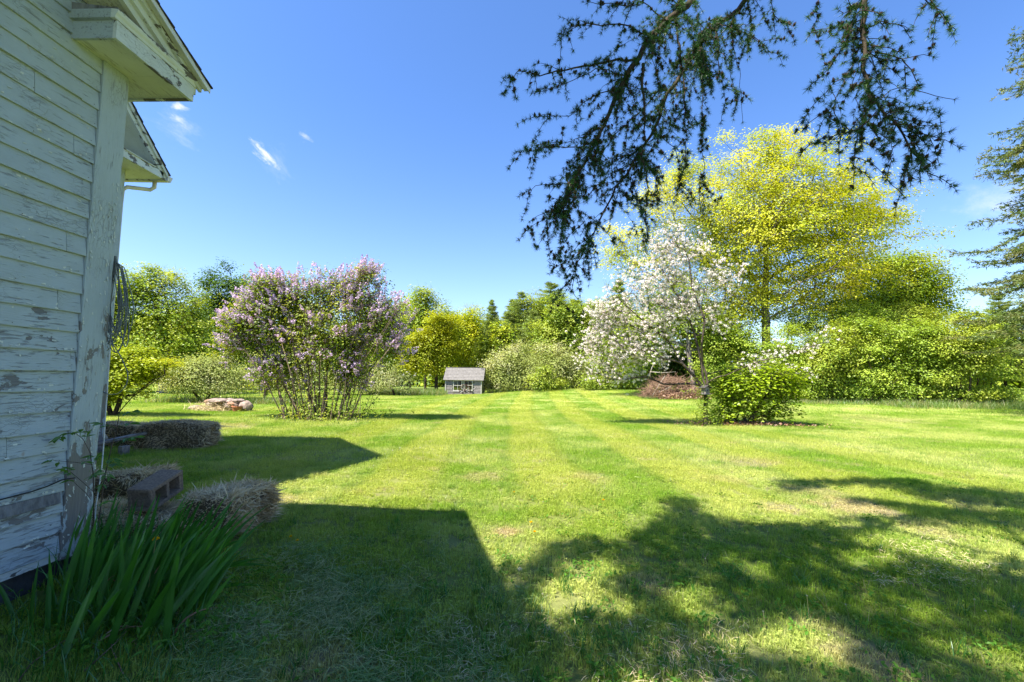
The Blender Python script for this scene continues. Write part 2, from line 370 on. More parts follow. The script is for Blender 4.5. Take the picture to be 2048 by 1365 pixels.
M['clip'] = leafmat('cut_grass', (0.07, 0.16, 0.035), (0.25, 0.38, 0.13), (0.34, 0.37, 0.16), 0.25, 0.02, 2.5)
M['dead_leaf'] = leafmat('dead_leaves', (0.20, 0.09, 0.05), (0.45, 0.27, 0.18), None, 0.15)
M['dandelion'] = leafmat('dandelion_yellow', (0.72, 0.42, 0.005), (0.85, 0.62, 0.01), None, 0.25, 0)
M['seed'] = leafmat('seed_head', (0.45, 0.42, 0.36), (0.7, 0.68, 0.62), None, 0.3, 0)
M['stalk'] = leafmat('pale_stalk', (0.22, 0.25, 0.07), (0.42, 0.40, 0.18), None, 0.3, 0.03)
M['shed_roof'] = plainmat('grey_shed_shingles', (0.165, 0.155, 0.15), 0.9, 0.22, 7, 0.4)
M['shed_shingle'] = plainmat('weathered_cedar', (0.22, 0.20, 0.195), 0.9, 0.35, 11, 0.5)
M['shed_side'] = plainmat('darker_green_shingle', (0.15, 0.16, 0.11), 0.9, 0.35, 11, 0.5)  # side walls: darker and greener than the front shingles
M['shed_trim'] = plainmat('shed_trim', (0.42, 0.41, 0.37), 0.7, 0.15, 9, 0.2)
M['iron'] = plainmat('rusty_iron', (0.09, 0.055, 0.04), 0.8, 0.4, 12, 0.3, 0.4)
m, t, out = mat('old_glass'); g_ = t.new('ShaderNodeBsdfGlass', inp={'Roughness': 0.02, 'IOR': 1.45}); tr_ = t.new('ShaderNodeBsdfTransparent')
gl = t.new('ShaderNodeBsdfGlossy', inp={0: (1, 1, 1, 1), 1: 0.03}); fr = t.new('ShaderNodeFresnel', inp={0: 1.5})
mx = t.new('ShaderNodeMixShader', inp={0: t.math('ADD', fr.outputs[0], 0.12), 1: tr_.outputs[0], 2: gl.outputs[0]}); t.n.remove(g_); t.l.new(mx.outputs[0], out.inputs[0]); M['glass'] = m

# lawn colour by place: mowing lines, dry thatch, lusher drifts
BARE = [(G(1012, 1068), 0.16, 0.95), (G(1700, 1015), 0.5, 0.8), (G(1560, 1018), 0.30, 0.55), (G(1860, 1060), 0.35, 0.45), (G(1280, 1170), 0.2, 0.6), (G(1620, 985), 0.5, 0.5), (G(1760, 1330), 0.25, 0.6), (G(1950, 1010), 0.5, 0.35),
        (G(1660, 1250), 0.2, 0.35), (G(430, 852), 1.2, 0.55), (G(1500, 925), 0.7, 0.4), (G(960, 955), 0.35, 0.45), (G(1180, 955), 0.4, 0.4), (G(1440, 960), 0.35, 0.35), (G(1770, 842), 1.6, 0.35), (G(560, 1000), 0.3, 0.5), (G(640, 1330), 0.3, 0.6)]
def lawn_color(t, blade=True):
    p = t.pos(); sp = t.new('ShaderNodeSeparateXYZ', inp={0: p}); x, y = sp.outputs[0], sp.outputs[1]
    flat = t.scl(p, (1, 1, 0))
    n1 = t.noise(flat, 0.45, 3); n2 = t.noise(flat, 2.6, 4, 0.6); n3 = t.noise(t.scl(flat, (1, 0.35, 1)), 9, 3)
    wob = t.math('MULTIPLY', t.math('SUBTRACT', t.noise(t.scl(flat, (0.3, 1, 1)), 0.09, 1), 0.5), 1.5)
    bend = t.math('MULTIPLY', t.ramp(y, 22, 40), -0.9)
    xs = t.math('ADD', t.math('ADD', x, wob), bend)
    st = t.math('SINE', t.math('MULTIPLY', xs, 2 * pi / 2.1)); st = t.ramp(st, -0.35, 0.35)
    ln = t.math('ABSOLUTE', t.math('SINE', t.math('MULTIPLY', t.math('ADD', xs, 0.06), pi / 1.05)))
    ln = t.ramp(ln, 0.0, 0.55, 1.0, 0.0); fade = t.math('MULTIPLY', t.ramp(y, 3.5, 7, 0.25, 1.0), t.ramp(t.math('ABSOLUTE', t.math('SUBTRACT', x, 1.2)), 4, 8, 1.0, 0.15))
    green = (0.225, 0.355, 0.035); lush = (0.080, 0.225, 0.010); pale = (0.450, 0.505, 0.155); dry = (0.52, 0.43, 0.25)
    c = t.mix(t.ramp(n1, 0.38, 0.64), green, pale)
    c = t.mix(t.math('MULTIPLY', t.ramp(n2, 0.52, 0.70), 0.65), c, lush)
    c = t.mix(t.math('MULTIPLY', t.math('MULTIPLY', st, fade), 0.62), c, (0.42, 0.46, 0.085))
    c = t.mix(t.math('MULTIPLY', t.math('MULTIPLY', ln, fade), 0.20), c, (0.085, 0.20, 0.010))
    c = t.mix(t.math('MULTIPLY', t.ramp(n3, 0.55, 0.75), 0.35), c, (0.42, 0.41, 0.13))
    dn = t.math('MULTIPLY', t.ramp(t.noise(t.scl(flat, (0.8, 1.4, 1)), 1.25, 4, 0.65), 0.57, 0.72), 0.55)
    dn = t.math('MULTIPLY', dn, t.ramp(y, 3.2, 5.5))
    for q, r, k in BARE:
        dd = t.vmath('DISTANCE', flat, (float(q[0]), float(q[1]), 0)).outputs[1]
        dd = t.math('ADD', dd, t.math('MULTIPLY', t.math('SUBTRACT', n2, 0.5), r * 2.4))
        dn = t.math('MAXIMUM', dn, t.ramp(dd, r * 0.35, r * 1.15, k, 0.0))
    c = t.mix(dn, c, dry)
    # the meadow on the far slope
    c = t.mix(t.ramp(y, 52, 60), c, (0.15, 0.23, 0.05))
    return c, n2, dn
m, t, out = mat('lawn_ground'); c, n2, dn = lawn_color(t)
soil = t.mix(t.ramp(t.noise(t.pos(), 30, 4), 0.4, 0.7), (0.045, 0.040, 0.018), (0.10, 0.085, 0.04))
far = t.ramp(t.new('ShaderNodeSeparateXYZ', inp={0: t.pos()}).outputs[1], 3, 26, 0.45, 0.95)
c = t.mix(far, soil, c); c = t.mix(t.math('MULTIPLY', dn, 0.75), c, (0.22, 0.175, 0.10))
c = t.mix(1.0, c, (0.72, 0.72, 0.8), 'MULTIPLY'); princ(t, out, c, 0.95, t.noise(t.pos(), 40, 4), 0.6, 0.02, 0.1); M['lawn'] = m
m, t, out = mat('grass_blades'); c, n2, dn = lawn_color(t); a = t.attr('tint').outputs['Fac']
c = t.mix(1.0, c, t.mix(a, (0.62, 0.70, 0.6), (1.42, 1.30, 1.25)), 'MULTIPLY')
c = t.mix(t.ramp(a, 0.93, 0.97, 0, 0.65, False), c, (0.36, 0.31, 0.17))
d = t.new('ShaderNodeBsdfDiffuse', inp={0: c}); tr = t.new('ShaderNodeBsdfTranslucent', inp={0: t.mix(1.0, c, (1.2, 1.25, 0.6), 'MULTIPLY')})
mx = t.new('ShaderNodeMixShader', inp={0: 0.38, 1: d.outputs[0], 2: tr.outputs[0]})
gg = t.new('ShaderNodeBsdfGlossy', inp={0: (0.8, 0.95, 1, 1), 1: 0.5}); mx = t.new('ShaderNodeMixShader', inp={0: 0.012, 1: mx.outputs[0], 2: gg.outputs[0]})
t.l.new(mx.outputs[0], out.inputs[0]); M['grass'] = m

# ------------------------------------------------------------------ the lawn
def axis_(fine0, fine1, step, lo, hi, g=1.35):
    a = list(np.arange(fine0, fine1 + 1e-6, step)); s = step
    while a[-1] < hi: s *= g; a.append(a[-1] + s)
    s = step
    while a[0] > lo: s *= g; a.insert(0, a[0] - s)
    return np.array(a)
gx = axis_(-14, 16, 0.35, -700, 700, 1.22); gy = axis_(-1, 48, 0.35, -300, 900, 1.22)
XX, YY = np.meshgrid(gx, gy, indexing='ij'); ZZ = terr(XX, YY)
ny = len(gy); ii, jj = np.meshgrid(np.arange(len(gx) - 1), np.arange(ny - 1), indexing='ij')
F = np.stack([ii * ny + jj, (ii + 1) * ny + jj, (ii + 1) * ny + jj + 1, ii * ny + jj + 1], axis=-1).reshape(-1, 4)
tag(MB().add(np.stack([XX, YY, ZZ], axis=-1).reshape(-1, 3), F).build('lawn', M['lawn'], smooth=True), kind='structure')

# ------------------------------------------------------------------ farmhouse ell (the near wall on the left)
C1 = XP(190, 800, -3.0); C1[2] = 0
ell = thing('farmhouse_wing', 'low white clapboard wing with peeling paint at the left edge of the lawn', 'house', C1, -0.034)
ROWH = 0.1335; Z0 = 0.20; L1 = 5.6                       # wall plane x=0, corner y=0, wall runs to -y
def clap_mesh(name, y0, y1, h=0.152, m=None, th=0.020, warp=0.0):
    mb = MB(); n = max(2, int((y1 - y0) / 0.25) + 1); ys = np.linspace(y0, y1, n)
    V = []
    for y in ys:
        w = rng.normal(0, 0.0009) + warp * (y - y0) / (y1 - y0 + 1e-6); dz = rng.normal(0, 0.0012)
        V += [(0.0, y, 0.004), (th + w, y, dz), (th + w + 0.0015, y, dz + 0.004), (0.006, y, h), (0.0, y, h)]
    V = np.array(V); F = []
    for i in range(n - 1):
        for j in range(5): F.append([i * 5 + j, (i + 1) * 5 + j, (i + 1) * 5 + (j + 1) % 5, i * 5 + (j + 1) % 5])
    mb.add(V, F); mb.F.setdefault(5, []).append((np.array([[0, 1, 2, 3, 4], [(n - 1) * 5 + k for k in (4, 3, 2, 1, 0)]]), 0))
    return mb
# bare places of real depth: one grey board low down, lifted board ends, a split board
joints = {2: [-0.9], 5: [-0.55, -2.2], 7: [-1.5], 9: [-0.22, -1.9], 10: [-1.1], 12: [-0.34], 13: [-2.6, -0.9], 15: [-0.32, -2.1], 17: [-1.4], 18: [-0.24], 20: [-0.33, -2.4], 22: [-0.6], 23: [-0.31], 24: [-1.8], 27: [-0.8]}
for i in range(31):
    zb = Z0 + i * ROWH
    yend = -0.185
    if zb > 3.6: yend = min(-0.185, 0.0)
    if zb + 0.15 > 3.78: yend = (0.39 - (zb + 0.16 - 3.72) / 0.45)
    js = [yend] + [j for j in joints.get(i, [])] + [-L1]
    js = sorted([j for j in js if j <= yend], reverse=True)
    for a, b in zip(js[:-1], js[1:]):
        mt = M['paint']
        if i == 2 and a == yend:
            o = clap_mesh('clapboard', b + 0.002, a - 0.03, h=.070, th=.017).build('clapboard', M['bare_wood'], ell); o.location = (0.0215, 0, zb + .064); o['label'] = 'bare grey strip of board without paint'
        o = clap_mesh('clapboard', b + 0.002, a - 0.001, warp=rng.choice([0, 0, 0.004]), th=0.019 + rng.uniform(0, .004)).build('clapboard', mt, ell)
        o.location = (0.001, 0, zb + rng.normal(0, 0.0015)); o.rotation_euler = (rng.normal(0, 0.0012), 0, 0)
mb = MB(); mb.box((-4.0, -L1, 0.18), (-0.002, -0.002, 3.64)); mb.prism([(-L1, 3.64), (-0.002, 3.64), (-0.002, 3.70), (-L1 / 2, 4.95), (-L1, 3.70)], 0, -4.0, -0.002); mb.build('wall', M['paint_soft'], ell)
MB().box((-4.0, -L1 + .01, -0.2), (-0.03, -0.02, 0.178)).build('foundation', M['stone_base'], ell)
# lifted, curling flakes of paint
mb = MB(); fr = np.random.default_rng(9)
for k in range(420):
    on_c = fr.uniform() < .35; row = int(31 * fr.uniform() ** 1.5); w, h = fr.uniform(.006, .028), fr.uniform(.004, .014)
    if on_c: y = fr.choice([-.165, -.03]) + fr.normal(0, .03); y = min(max(y, -.178), .0); z = .25 + 2.6 * fr.uniform() ** 1.3; x = .0335; w, h = h, w * 1.2
    else: y = -fr.uniform(.2, .95); z = Z0 + row * ROWH + fr.choice([.006, .012, fr.uniform(.01, .12)]); x = .0225 - .1 * (z - Z0 - row * ROWH)
    lift = fr.uniform(.002, .010); sk = fr.normal(0, .004)
    V = [(x + .0008, y, z + h), (x + .0008, y + w, z + h + sk), (x + lift * .35, y + w, z + h * .45), (x + lift * .35, y, z + h * .5), (x + lift, y + fr.normal(0, .002), z), (x + lift * .9, y + w, z + sk)]
    mb.add(V, [[0, 1, 2, 3], [3, 2, 5, 4]])
nl_ = MB()
for row in range(27):
    for y in (-.215, -.60, -.98):
        z = Z0 + row * ROWH + .020; yy = y + fr.normal(0, .008); x = .0222; a_ = np.arange(6) * pi / 3; V = [(x + .0006, yy + .0032 * cos(q_), z + .0032 * sin(q_)) for q_ in a_]; nl_.add(V, [[0, 1, 2, 3], [0, 3, 4, 5]])
tag(nl_.build('nail_heads', M['iron'], ell), kind='stuff')
tag(mb.build('paint_flakes', M['paint_soft'], ell), kind='stuff')
# corner board: two boards, the edge between them worn
mb = MB(); n = 24; zs = np.linspace(0.15, 3.648, n); V = []
for z in zs:
    e = rng.normal(0, 0.0012)
    V += [(0.0, -0.182, z), (0.030 + e, -0.182 + rng.normal(0, .0006), z), (0.033 + e, -0.168, z), (0.033 + e, -0.010, z), (0.029 + e, 0.024 + e, z), (0.0, 0.028 + e, z)]
F = [[i * 6 + j, i * 6 + (j + 1) % 6, (i + 1) * 6 + (j + 1) % 6, (i + 1) * 6 + j] for i in range(n - 1) for j in range(6)]
mb.add(V, F).build('corner_board', M['paint_v'], ell)
MB().box((-0.16, 0.003, 0.15), (-0.001, 0.032, 3.648)).build('corner_board', M['paint_v'], ell)
MB().box((-4.0, -L1, 0.155), (0.020, -0.184, 0.198)).build('sill_board', M['paint_rot'], ell)
# cornice return and eave cornice
zs0 = 3.65
MB().box((-4.0, 0.0, zs0), (0.30, 0.272, zs0 + 0.012)).box((0.002, -0.39, zs0 + 0.0005), (0.299, -0.001, zs0 + 0.0125)).build('soffit', M['paint_soft'], ell)
mb = MB(); mb.box((0.300, -0.41, zs0 - 0.012), (0.325, 0.300, zs0 + 0.115)); mb.build('fascia', M['paint_rot'], ell)
MB().box((-4.0, 0.273, zs0 - 0.0115), (0.299, 0.298, zs0 + 0.115)).build('fascia', M['paint_rot'], ell)
MB().box((0.0, -0.41, zs0 - 0.0125), (0.2995, -0.3905, zs0 + 0.115)).build('return_end', M['paint'], ell)
mb = MB(); prof = [(0.300, zs0 + 0.116), (0.330, zs0 + 0.116), (0.334, zs0 + 0.135), (0.345, zs0 + 0.150), (0.352, zs0 + 0.172), (0.300, zs0 + 0.180)]
V = [];
for y in (-0.435, 0.31):
    for (x, z) in prof: V.append((x, y, z))
mb.add(V, [[j, (j + 1) % 6, 6 + (j + 1) % 6, 6 + j] for j in range(6)]); mb.F.setdefault(6, []).append((np.array([[5, 4, 3, 2, 1, 0], [6, 7, 8, 9, 10, 11]]), 0)); mb.build('crown_moulding', M['paint_rot'], ell)
MB().box((0.0, -0.435, zs0 + 0.116), (0.2995, -0.405, zs0 + 0.178)).build('crown_moulding', M['paint'], ell)
mb = MB(); mb.prism([(0.0, zs0 + 0.181), (0.34, zs0 + 0.181), (0.34, zs0 + 0.187), (0.0, zs0 + 0.235)], 1, -0.43, 0.1); mb.build('return_cap', M['bare_wood'], ell)
# rake along the gable: local slope line
TAN = 0.45
def rz1(y): return 3.805 + TAN * (0.385 - y)          # underside of the roof deck at the rake
RY = -L1 / 2 + 0.02
def rake(x0, x1, dz0, dz1, y1=0.385, y0=RY):
    mb = MB(); V = []
    for x in (x0, x1):
        V += [(x, y1, rz1(y1) + dz0), (x, y0, rz1(y0) + dz0), (x, y0, rz1(y0) + dz1), (x, y1, rz1(y1) + dz1)]
    mb.add(V, [[0, 1, 2, 3], [7, 6, 5, 4], [0, 4, 5, 1], [1, 5, 6, 2], [2, 6, 7, 3], [3, 7, 4, 0]]); return mb
rake(0.255, 0.290, -0.17, -0.003, 0.30).build('rake_board', M['paint_rot'], ell)
rake(0.291, 0.318, -0.115, -0.003, 0.33).build('rake_moulding', M['paint_rot'], ell)
rake(0.319, 0.345, -0.06, -0.002, 0.36).build('rake_moulding', M['paint_rot'], ell)
rake(0.348, 0.392, -0.022, 0.0, 0.385).build('drip_edge', M['drip'], ell)
rake(0.393, 0.400, -0.040, 0.004, 0.387).build('drip_edge', M['drip'], ell)
rake(0.0, 0.2545, -0.150, -0.138, 0.25).build('rake_soffit', M['paint_soft'], ell)
mb = MB()
for k in range(22):                                      # stepped shingle courses, both slopes
    y1 = 0.40 - k * 0.145; y0 = y1 - 0.20
    if y0 < RY: y0 = RY
    for sgn in (1, -1):
        q = lambda y: y if sgn > 0 else 2 * RY - y
        V = []
        for x in (-4.6, 0.408 + rng.uniform(-.003, .006)):
            V += [(x, q(y1), rz1(y1) + 0.014), (x, q(y0), rz1(y0) + 0.001), (x, q(y0), rz1(y0) + 0.006), (x, q(y1), rz1(y1) + 0.024)]
        mb.add(V, [[0, 1, 2, 3], [7, 6, 5, 4], [0, 4, 5, 1], [1, 5, 6, 2], [2, 6, 7, 3], [3, 7, 4, 0]])
mb.build('roof', M['roofing'], ell)

# ------------------------------------------------------------------ main farmhouse behind it
C2 = np.array([-7.12, 8.0, 0.0])
big = thing('farmhouse', 'tall white farmhouse block with gutter and downspout behind the low wing', 'house', C2, 0.0)
ZE, HW = 5.17, 2.85; T2 = 0.90; L2 = 2 * HW
def rz2(y): return ZE + T2 * (0.45 - y)
cm = clap_mesh('clapboard', -L2, -0.172, 0.152).mesh('clapboard', M['paint'])
for i in range(38):
    o = link('clapboard', cm, big); o.location = (0.001, 0, 0.3 + i * 0.127)
mb = MB(); mb.box((-8, -L2, 0.2), (-0.002, -0.002, ZE - 0.1)); mb.prism([(-L2, ZE - .1), (-0.002, ZE - .1), (-0.002, rz2(0) - 0.1), (-HW, rz2(-HW) - 0.1), (-L2, rz2(0) - 0.1)], 0, -8, -0.002); mb.build('wall', M['paint_soft'], big)
MB().box((-8, -L2 + .01, -0.2), (-0.03, -0.02, 0.198)).build('foundation', M['stone_base'], big)
MB().box((0, -0.17, 0.2), (0.03, 0.03, ZE - 0.1)).build('corner_board', M['paint_v'], big)
MB().box((-0.14, 0.002, 0.2), (-0.002, 0.028, ZE - 0.1)).build('corner_board', M['paint_v'], big)
z2 = ZE - 0.10
MB().box((-8, 0.0, z2), (0.44, 0.40, z2 + 0.014)).box((0.002, -0.55, z2 + 0.0005), (0.439, -0.001, z2 + 0.0145)).build('soffit', M['paint_soft'], big)
MB().box((0.44, -0.56, z2 - 0.012), (0.465, 0.42, z2 + 0.12)).build('fascia', M['paint_rot'], big)
MB().box((-8, 0.401, z2 - 0.0115), (0.439, 0.425, z2 + 0.10)).build('fascia', M['paint_rot'], big)
MB().box((0, -0.57, z2 - 0.0115), (0.4395, -0.551, z2 + 0.12)).build('return_end', M['paint_rot'], big)
mb = MB(); mb.prism([(0.0, z2 + 0.122), (0.485, z2 + 0.122), (0.485, z2 + 0.135), (0.0, z2 + 0.26)], 1, -0.58, 0.15); mb.build('return_cap', M['paint_rot'], big)
def rake2(x0, x1, d0, d1, y1, sgn=1):
    mb = MB(); V = []; q = (lambda y: y) if sgn > 0 else (lambda y: -2 * HW - y)
    for x in (x0, x1): V += [(x, q(y1), rz2(y1) + d0), (x, q(-HW), rz2(-HW) + d0), (x, q(-HW), rz2(-HW) + d1), (x, q(y1), rz2(y1) + d1)]
    return mb.add(V, [[0, 1, 2, 3], [7, 6, 5, 4], [0, 4, 5, 1], [1, 5, 6, 2], [2, 6, 7, 3], [3, 7, 4, 0]])
for sg in (1, -1):
    rake2(0.43, 0.465, -0.16, -0.003, 0.36, sg).build('rake_board', M['paint_rot'], big)
    rake2(0.466, 0.50, -0.07, -0.002, 0.43, sg).build('rake_moulding', M['paint_rot'], big)
    rake2(0.0, 0.4295, -0.145, -0.132, 0.2, sg).build('rake_soffit', M['paint_soft'], big)
mb = MB()
for k in range(24):
    y1 = 0.47 - k * 0.145; y0 = max(y1 - 0.19, -HW)
    if y1 < -HW: break
    for sg in (1, -1):
        q = (lambda y: y) if sg > 0 else (lambda y: -2 * HW - y)
        V = []
        for x in (-8.3, 0.515 + rng.uniform(-.004, .012)): V += [(x, q(y1), rz2(y1) + 0.012), (x, q(y0), rz2(y0) + 0.001), (x, q(y0), rz2(y0) + 0.007), (x, q(y1), rz2(y1) + 0.03)]
        mb.add(V, [[0, 1, 2, 3], [7, 6, 5, 4], [0, 4, 5, 1], [1, 5, 6, 2], [2, 6, 7, 3], [3, 7, 4, 0]])
mb.build('roof', M['roofing'], big)
# gutter: an open trough along the eave, its end cap showing, and the downspout
mb = MB(); pr = [(0.430, z2 - 0.02), (0.430, z2 + 0.085), (0.434, z2 + 0.085), (0.434, z2 - 0.016), (0.50, z2 - 0.016), (0.545, z2 + 0.085), (0.550, z2 + 0.085), (0.505, z2 - 0.02)]
V = [];
for x in (-8.0, 0.50): V += [(x, y, z) for y, z in pr]
mb.add(V, [[j, (j + 1) % 8, 8 + (j + 1) % 8, 8 + j] for j in range(8)])
mb.add([(0.502, 0.43, z2 - .02), (0.502, .505, z2 - .02), (0.502, .55, z2 + .085), (0.502, .43, z2 + .085)], [[0, 1, 2, 3]])
mb.build('gutter', M['gutter'], big)
mb = MB(); mb.tube([(0.22, 0.47, z2 - 0.02), (0.22, 0.47, z2 - 0.13), (0.17, 0.44, z2 - 0.19), (-0.03, 0.16, z2 - 0.26), (-0.06, 0.10, z2 - 0.34), (-0.06, 0.09, z2 - 0.6), (-0.06, 0.09, 0.35), (-0.03, 0.16, 0.22)], 0.036, 8, cap=True); mb.build('downspout', M['gutter'], big, smooth=True)
# black service wire drooping under the return
q = [P(240, 318, 8.3), P(262, 322, 8.2), P(285, 318, 8.1), P(305, 330, 8.15), P(322, 330, 8.2)]
mb = MB().tube(q, 0.008, 5); mb.V[0] = mb.V[0] - C2; mb.build('wire', M['black_wire'], big)
# ------------------------------------------------------------------ trees and shrubs
def resample(pts, step):
    pts = np.asarray(pts, float); seg = np.linalg.norm(np.diff(pts, axis=0), axis=1); s = np.concatenate([[0], np.cumsum(seg)])
    n = max(2, int(s[-1] / step) + 1); u = np.linspace(0, s[-1], n)
    return np.stack([np.interp(u, s, pts[:, k]) for k in range(3)], axis=1)
def grow(limbs, attr, step=0.5, wpath=0.35, wig=0.12, rt=0.006, power=0.5, lift=0.15, rmin=None):
    """limbs: polylines (first starts at the base; the others start at or near an earlier one);
    attr: points the branches must reach.  returns node positions, parent indices, radii, tip ids"""
    cap = 200000; N = np.zeros((40000, 3)); Pp = np.full(40000, -1); D = np.zeros(40000); n = 0
    for li, l in enumerate(limbs):
        l = resample(l, step)
        if li == 0: par = -1; d0 = 0.0; start = 0
        else:
            k = int(np.argmin(np.linalg.norm(N[:n] - l[0], axis=1))); par = k; d0 = D[k]; start = 1
        for i in range(start, len(l)):
            N[n] = l[i]; Pp[n] = par
            d0 = d0 + (np.linalg.norm(l[i] - N[par]) if par >= 0 else 0); D[n] = d0; par = n; n += 1
    nl = n
    a = np.asarray(attr, float)
    if len(a):
        base = N[:nl]
        dm = np.min(np.linalg.norm(a[:, None] - base[None, ::max(1, nl // 80)], axis=2), axis=1); order = np.argsort(dm); tips = []
        for i in order:
            t = a[i]; dist = np.linalg.norm(N[:n] - t, axis=1)
            cost = dist + wpath * D[:n] * 0.5 + np.maximum(0, N[:n, 2] - t[2]) * 0.5
            cost[0] += 0.5 * dist[0]
            k = int(np.argmin(cost)); d = dist[k]
            m = max(1, int(d / step)); p0 = N[k].copy(); prev = k
            off = rng.normal(0, wig, 3) * d * 0.6 + np.array([0, 0, lift * d * 0.5])
            for j in range(1, m + 1):
                u = j / m; q = p0 * (1 - u) + t * u + off * (4 * u * (1 - u)) * 0.5 + (rng.normal(0, 0.03 * min(d, 1), 3) if j < m else 0)
                N[n] = q; Pp[n] = prev; D[n] = D[prev] + np.linalg.norm(q - N[prev]); prev = n; n += 1
            tips.append(prev)
    else: tips = []
    N = N[:n]; Pp = Pp[:n]; Wt = np.zeros(n); has = np.zeros(n, bool); has[Pp[Pp >= 0]] = True; Wt[~has] = 1
    for i in range(n - 1, 0, -1):
        if Pp[i] >= 0: Wt[Pp[i]] += Wt[i]
    R = rt * Wt ** power
    return N, Pp, R, np.array(tips, int), nl
def wood(mb, N, Pp, R, lo=0, hi=None, thick=0.03):
    i = np.arange(len(N)); ok = (Pp >= 0) & (i >= lo) & (i < (hi or len(N))); i = i[ok]; p = Pp[i]
    ra = np.minimum(R[p], R[i] * 1.35); rb = R[i]
    A, B = N[p], N[i]; e = nrm(B - A) * (rb * 0.35)[:, None]
    big_ = rb > thick
    mb.edges((A - e)[big_], (B + e)[big_], ra[big_], rb[big_], 8); mb.edges((A - e)[~big_], (B + e)[~big_], ra[~big_], rb[~big_], 4)
def twigs(mb, C, n, L, r=0.004, up=0.3):
    A = np.repeat(C, n, axis=0); d = rdir(len(A)); d[:, 2] += up; B = A + nrm(d) * (L * rng.uniform(0.5, 1.2, len(A)))[:, None]
    mb.edges(A, B, np.full(len(A), r), np.full(len(A), r * 0.3), 3); return A, B
def lobes_world(lobes, Y, dz=0.8, dy=0.0):
    o = []
    for l in lobes:
        px, py, rx, ry = l[:4]; yy = Y + (l[4] if len(l) > 4 else 0) + dy; c = P(px, py, yy); k = yy / FPX
        o.append((c, np.array([rx * k, (rx * k * 0.5 + ry * k * 0.5) * dz, ry * k])))
    return o
def sample(lob, n, shell=0.45, zmin=None):
    v = np.array([r[0] * r[1] * r[2] for _, r in lob]) ** 0.62; w = v / v.sum(); out = []
    for (c, r), k in zip(lob, rng.multinomial(n, w)):
        u = rdir(k); lump = 1 + .13 * np.sin(u @ (rng.normal(size=3) * 5) + 1) + .10 * np.sin(u @ (rng.normal(size=3) * 9)); u = u * (lump * rng.uniform(0, 1, k) ** shell * np.exp(rng.normal(0, .05, k)))[:, None]; out.append(c + u * r)
    a = np.concatenate(out)
    if zmin is not None: a = a[a[:, 2] > zmin]
    return a
def leaves(mb, C, per, sig, size, axis=None, flat=0.6, up=0.9, outw=0.5, center=None, aspect=None, mi=0, needle=False, lay=None):
    n = len(C) * per; A = np.repeat(C, per, axis=0)
    g = rng.normal(size=(n, 3)); g = np.clip(g, -1.9, 1.9) * np.array([sig, sig, sig * flat]); pos = A + g
    ctr = C.mean(axis=0) if center is None else center
    nv = nrm(pos - ctr) * outw + nrm(g) * 0.35 + np.array([0, 0, up]) + rdir(n) * 0.6
    Mx = frames(nv)
    sz = size * rng.uniform(0.65, 1.25, n); ct = np.repeat(rng.uniform(0.0, 1.0, len(C)), per)
    tint = 0.15 + 0.75 * np.clip(0.6 * ct + 0.4 * rng.uniform(0, 1, n), 0, 1)
    TV = np.array(LEAF_V if not needle else [(-0.09, 0, 0), (0, 1, 0), (0.09, 0, 0), (0, .45, .02)]); TF = LEAF_F if not needle else [(0, 2, 1)]
    if needle: TV = np.array(NEED_V); TF = NEED_F
    if aspect: TV = TV * np.array([aspect, 1, 1])
    mb.scatter(TV, TF, pos, Mx, sz, mi, tint); return pos
def tree(name, label, cat, base, lobes, Y, ncl=220, per=60, size=0.14, sig=0.38, lmat='l_green', bmat='bark', rt=0.010, power=0.52, limbs=None,
         group=None, zmin=0.4, dz=0.8, up=0.9, flat=0.6, step=0.6, tw=4, shell=0.45, crown='crown', trunk='trunk', wig=0.12, lift=0.15, wpath=0.35):
    base = np.asarray(base, float); lob = lobes_world(lobes, Y, dz); at = sample(lob, ncl, shell, base[2] + zmin)
    if limbs is None:
        ctr = at.mean(axis=0); top = at[:, 2].max(); hb = ctr[2] - base[2]
        mid = base + np.array([(ctr[0] - base[0]) * 0.25, (ctr[1] - base[1]) * 0.3, hb * 0.55])
        limbs = [[base - [0, 0, .15], base + [0, 0, hb * 0.25], mid, np.array([ctr[0] * .7 + base[0] * .3, ctr[1] * .7 + base[1] * .3, ctr[2] + (top - ctr[2]) * 0.55])]]
    N, Pp, R, tips, nl = grow(limbs, at, step, wpath, wig, rt, power, lift)
    # root flare
    low = np.clip(1 - (N[:, 2] - base[2]) / 0.5, 0, 1); R = R * np.where(np.arange(len(N)) < nl, 1 + 0.45 * low, 1)
    root = thing(name, label, cat, base, 0, group)
    mb = MB(); wood(mb, N, Pp, R); twigs(mb, at, tw, sig * 1.8, max(0.004, rt * 0.6)); mb.build(trunk, M[bmat], root, smooth=True, origin=base)
    mb = MB(); leaves(mb, at, per, sig, size, flat=flat, up=up); mb.build(crown, M[lmat], root, origin=base)
    return root, at, N

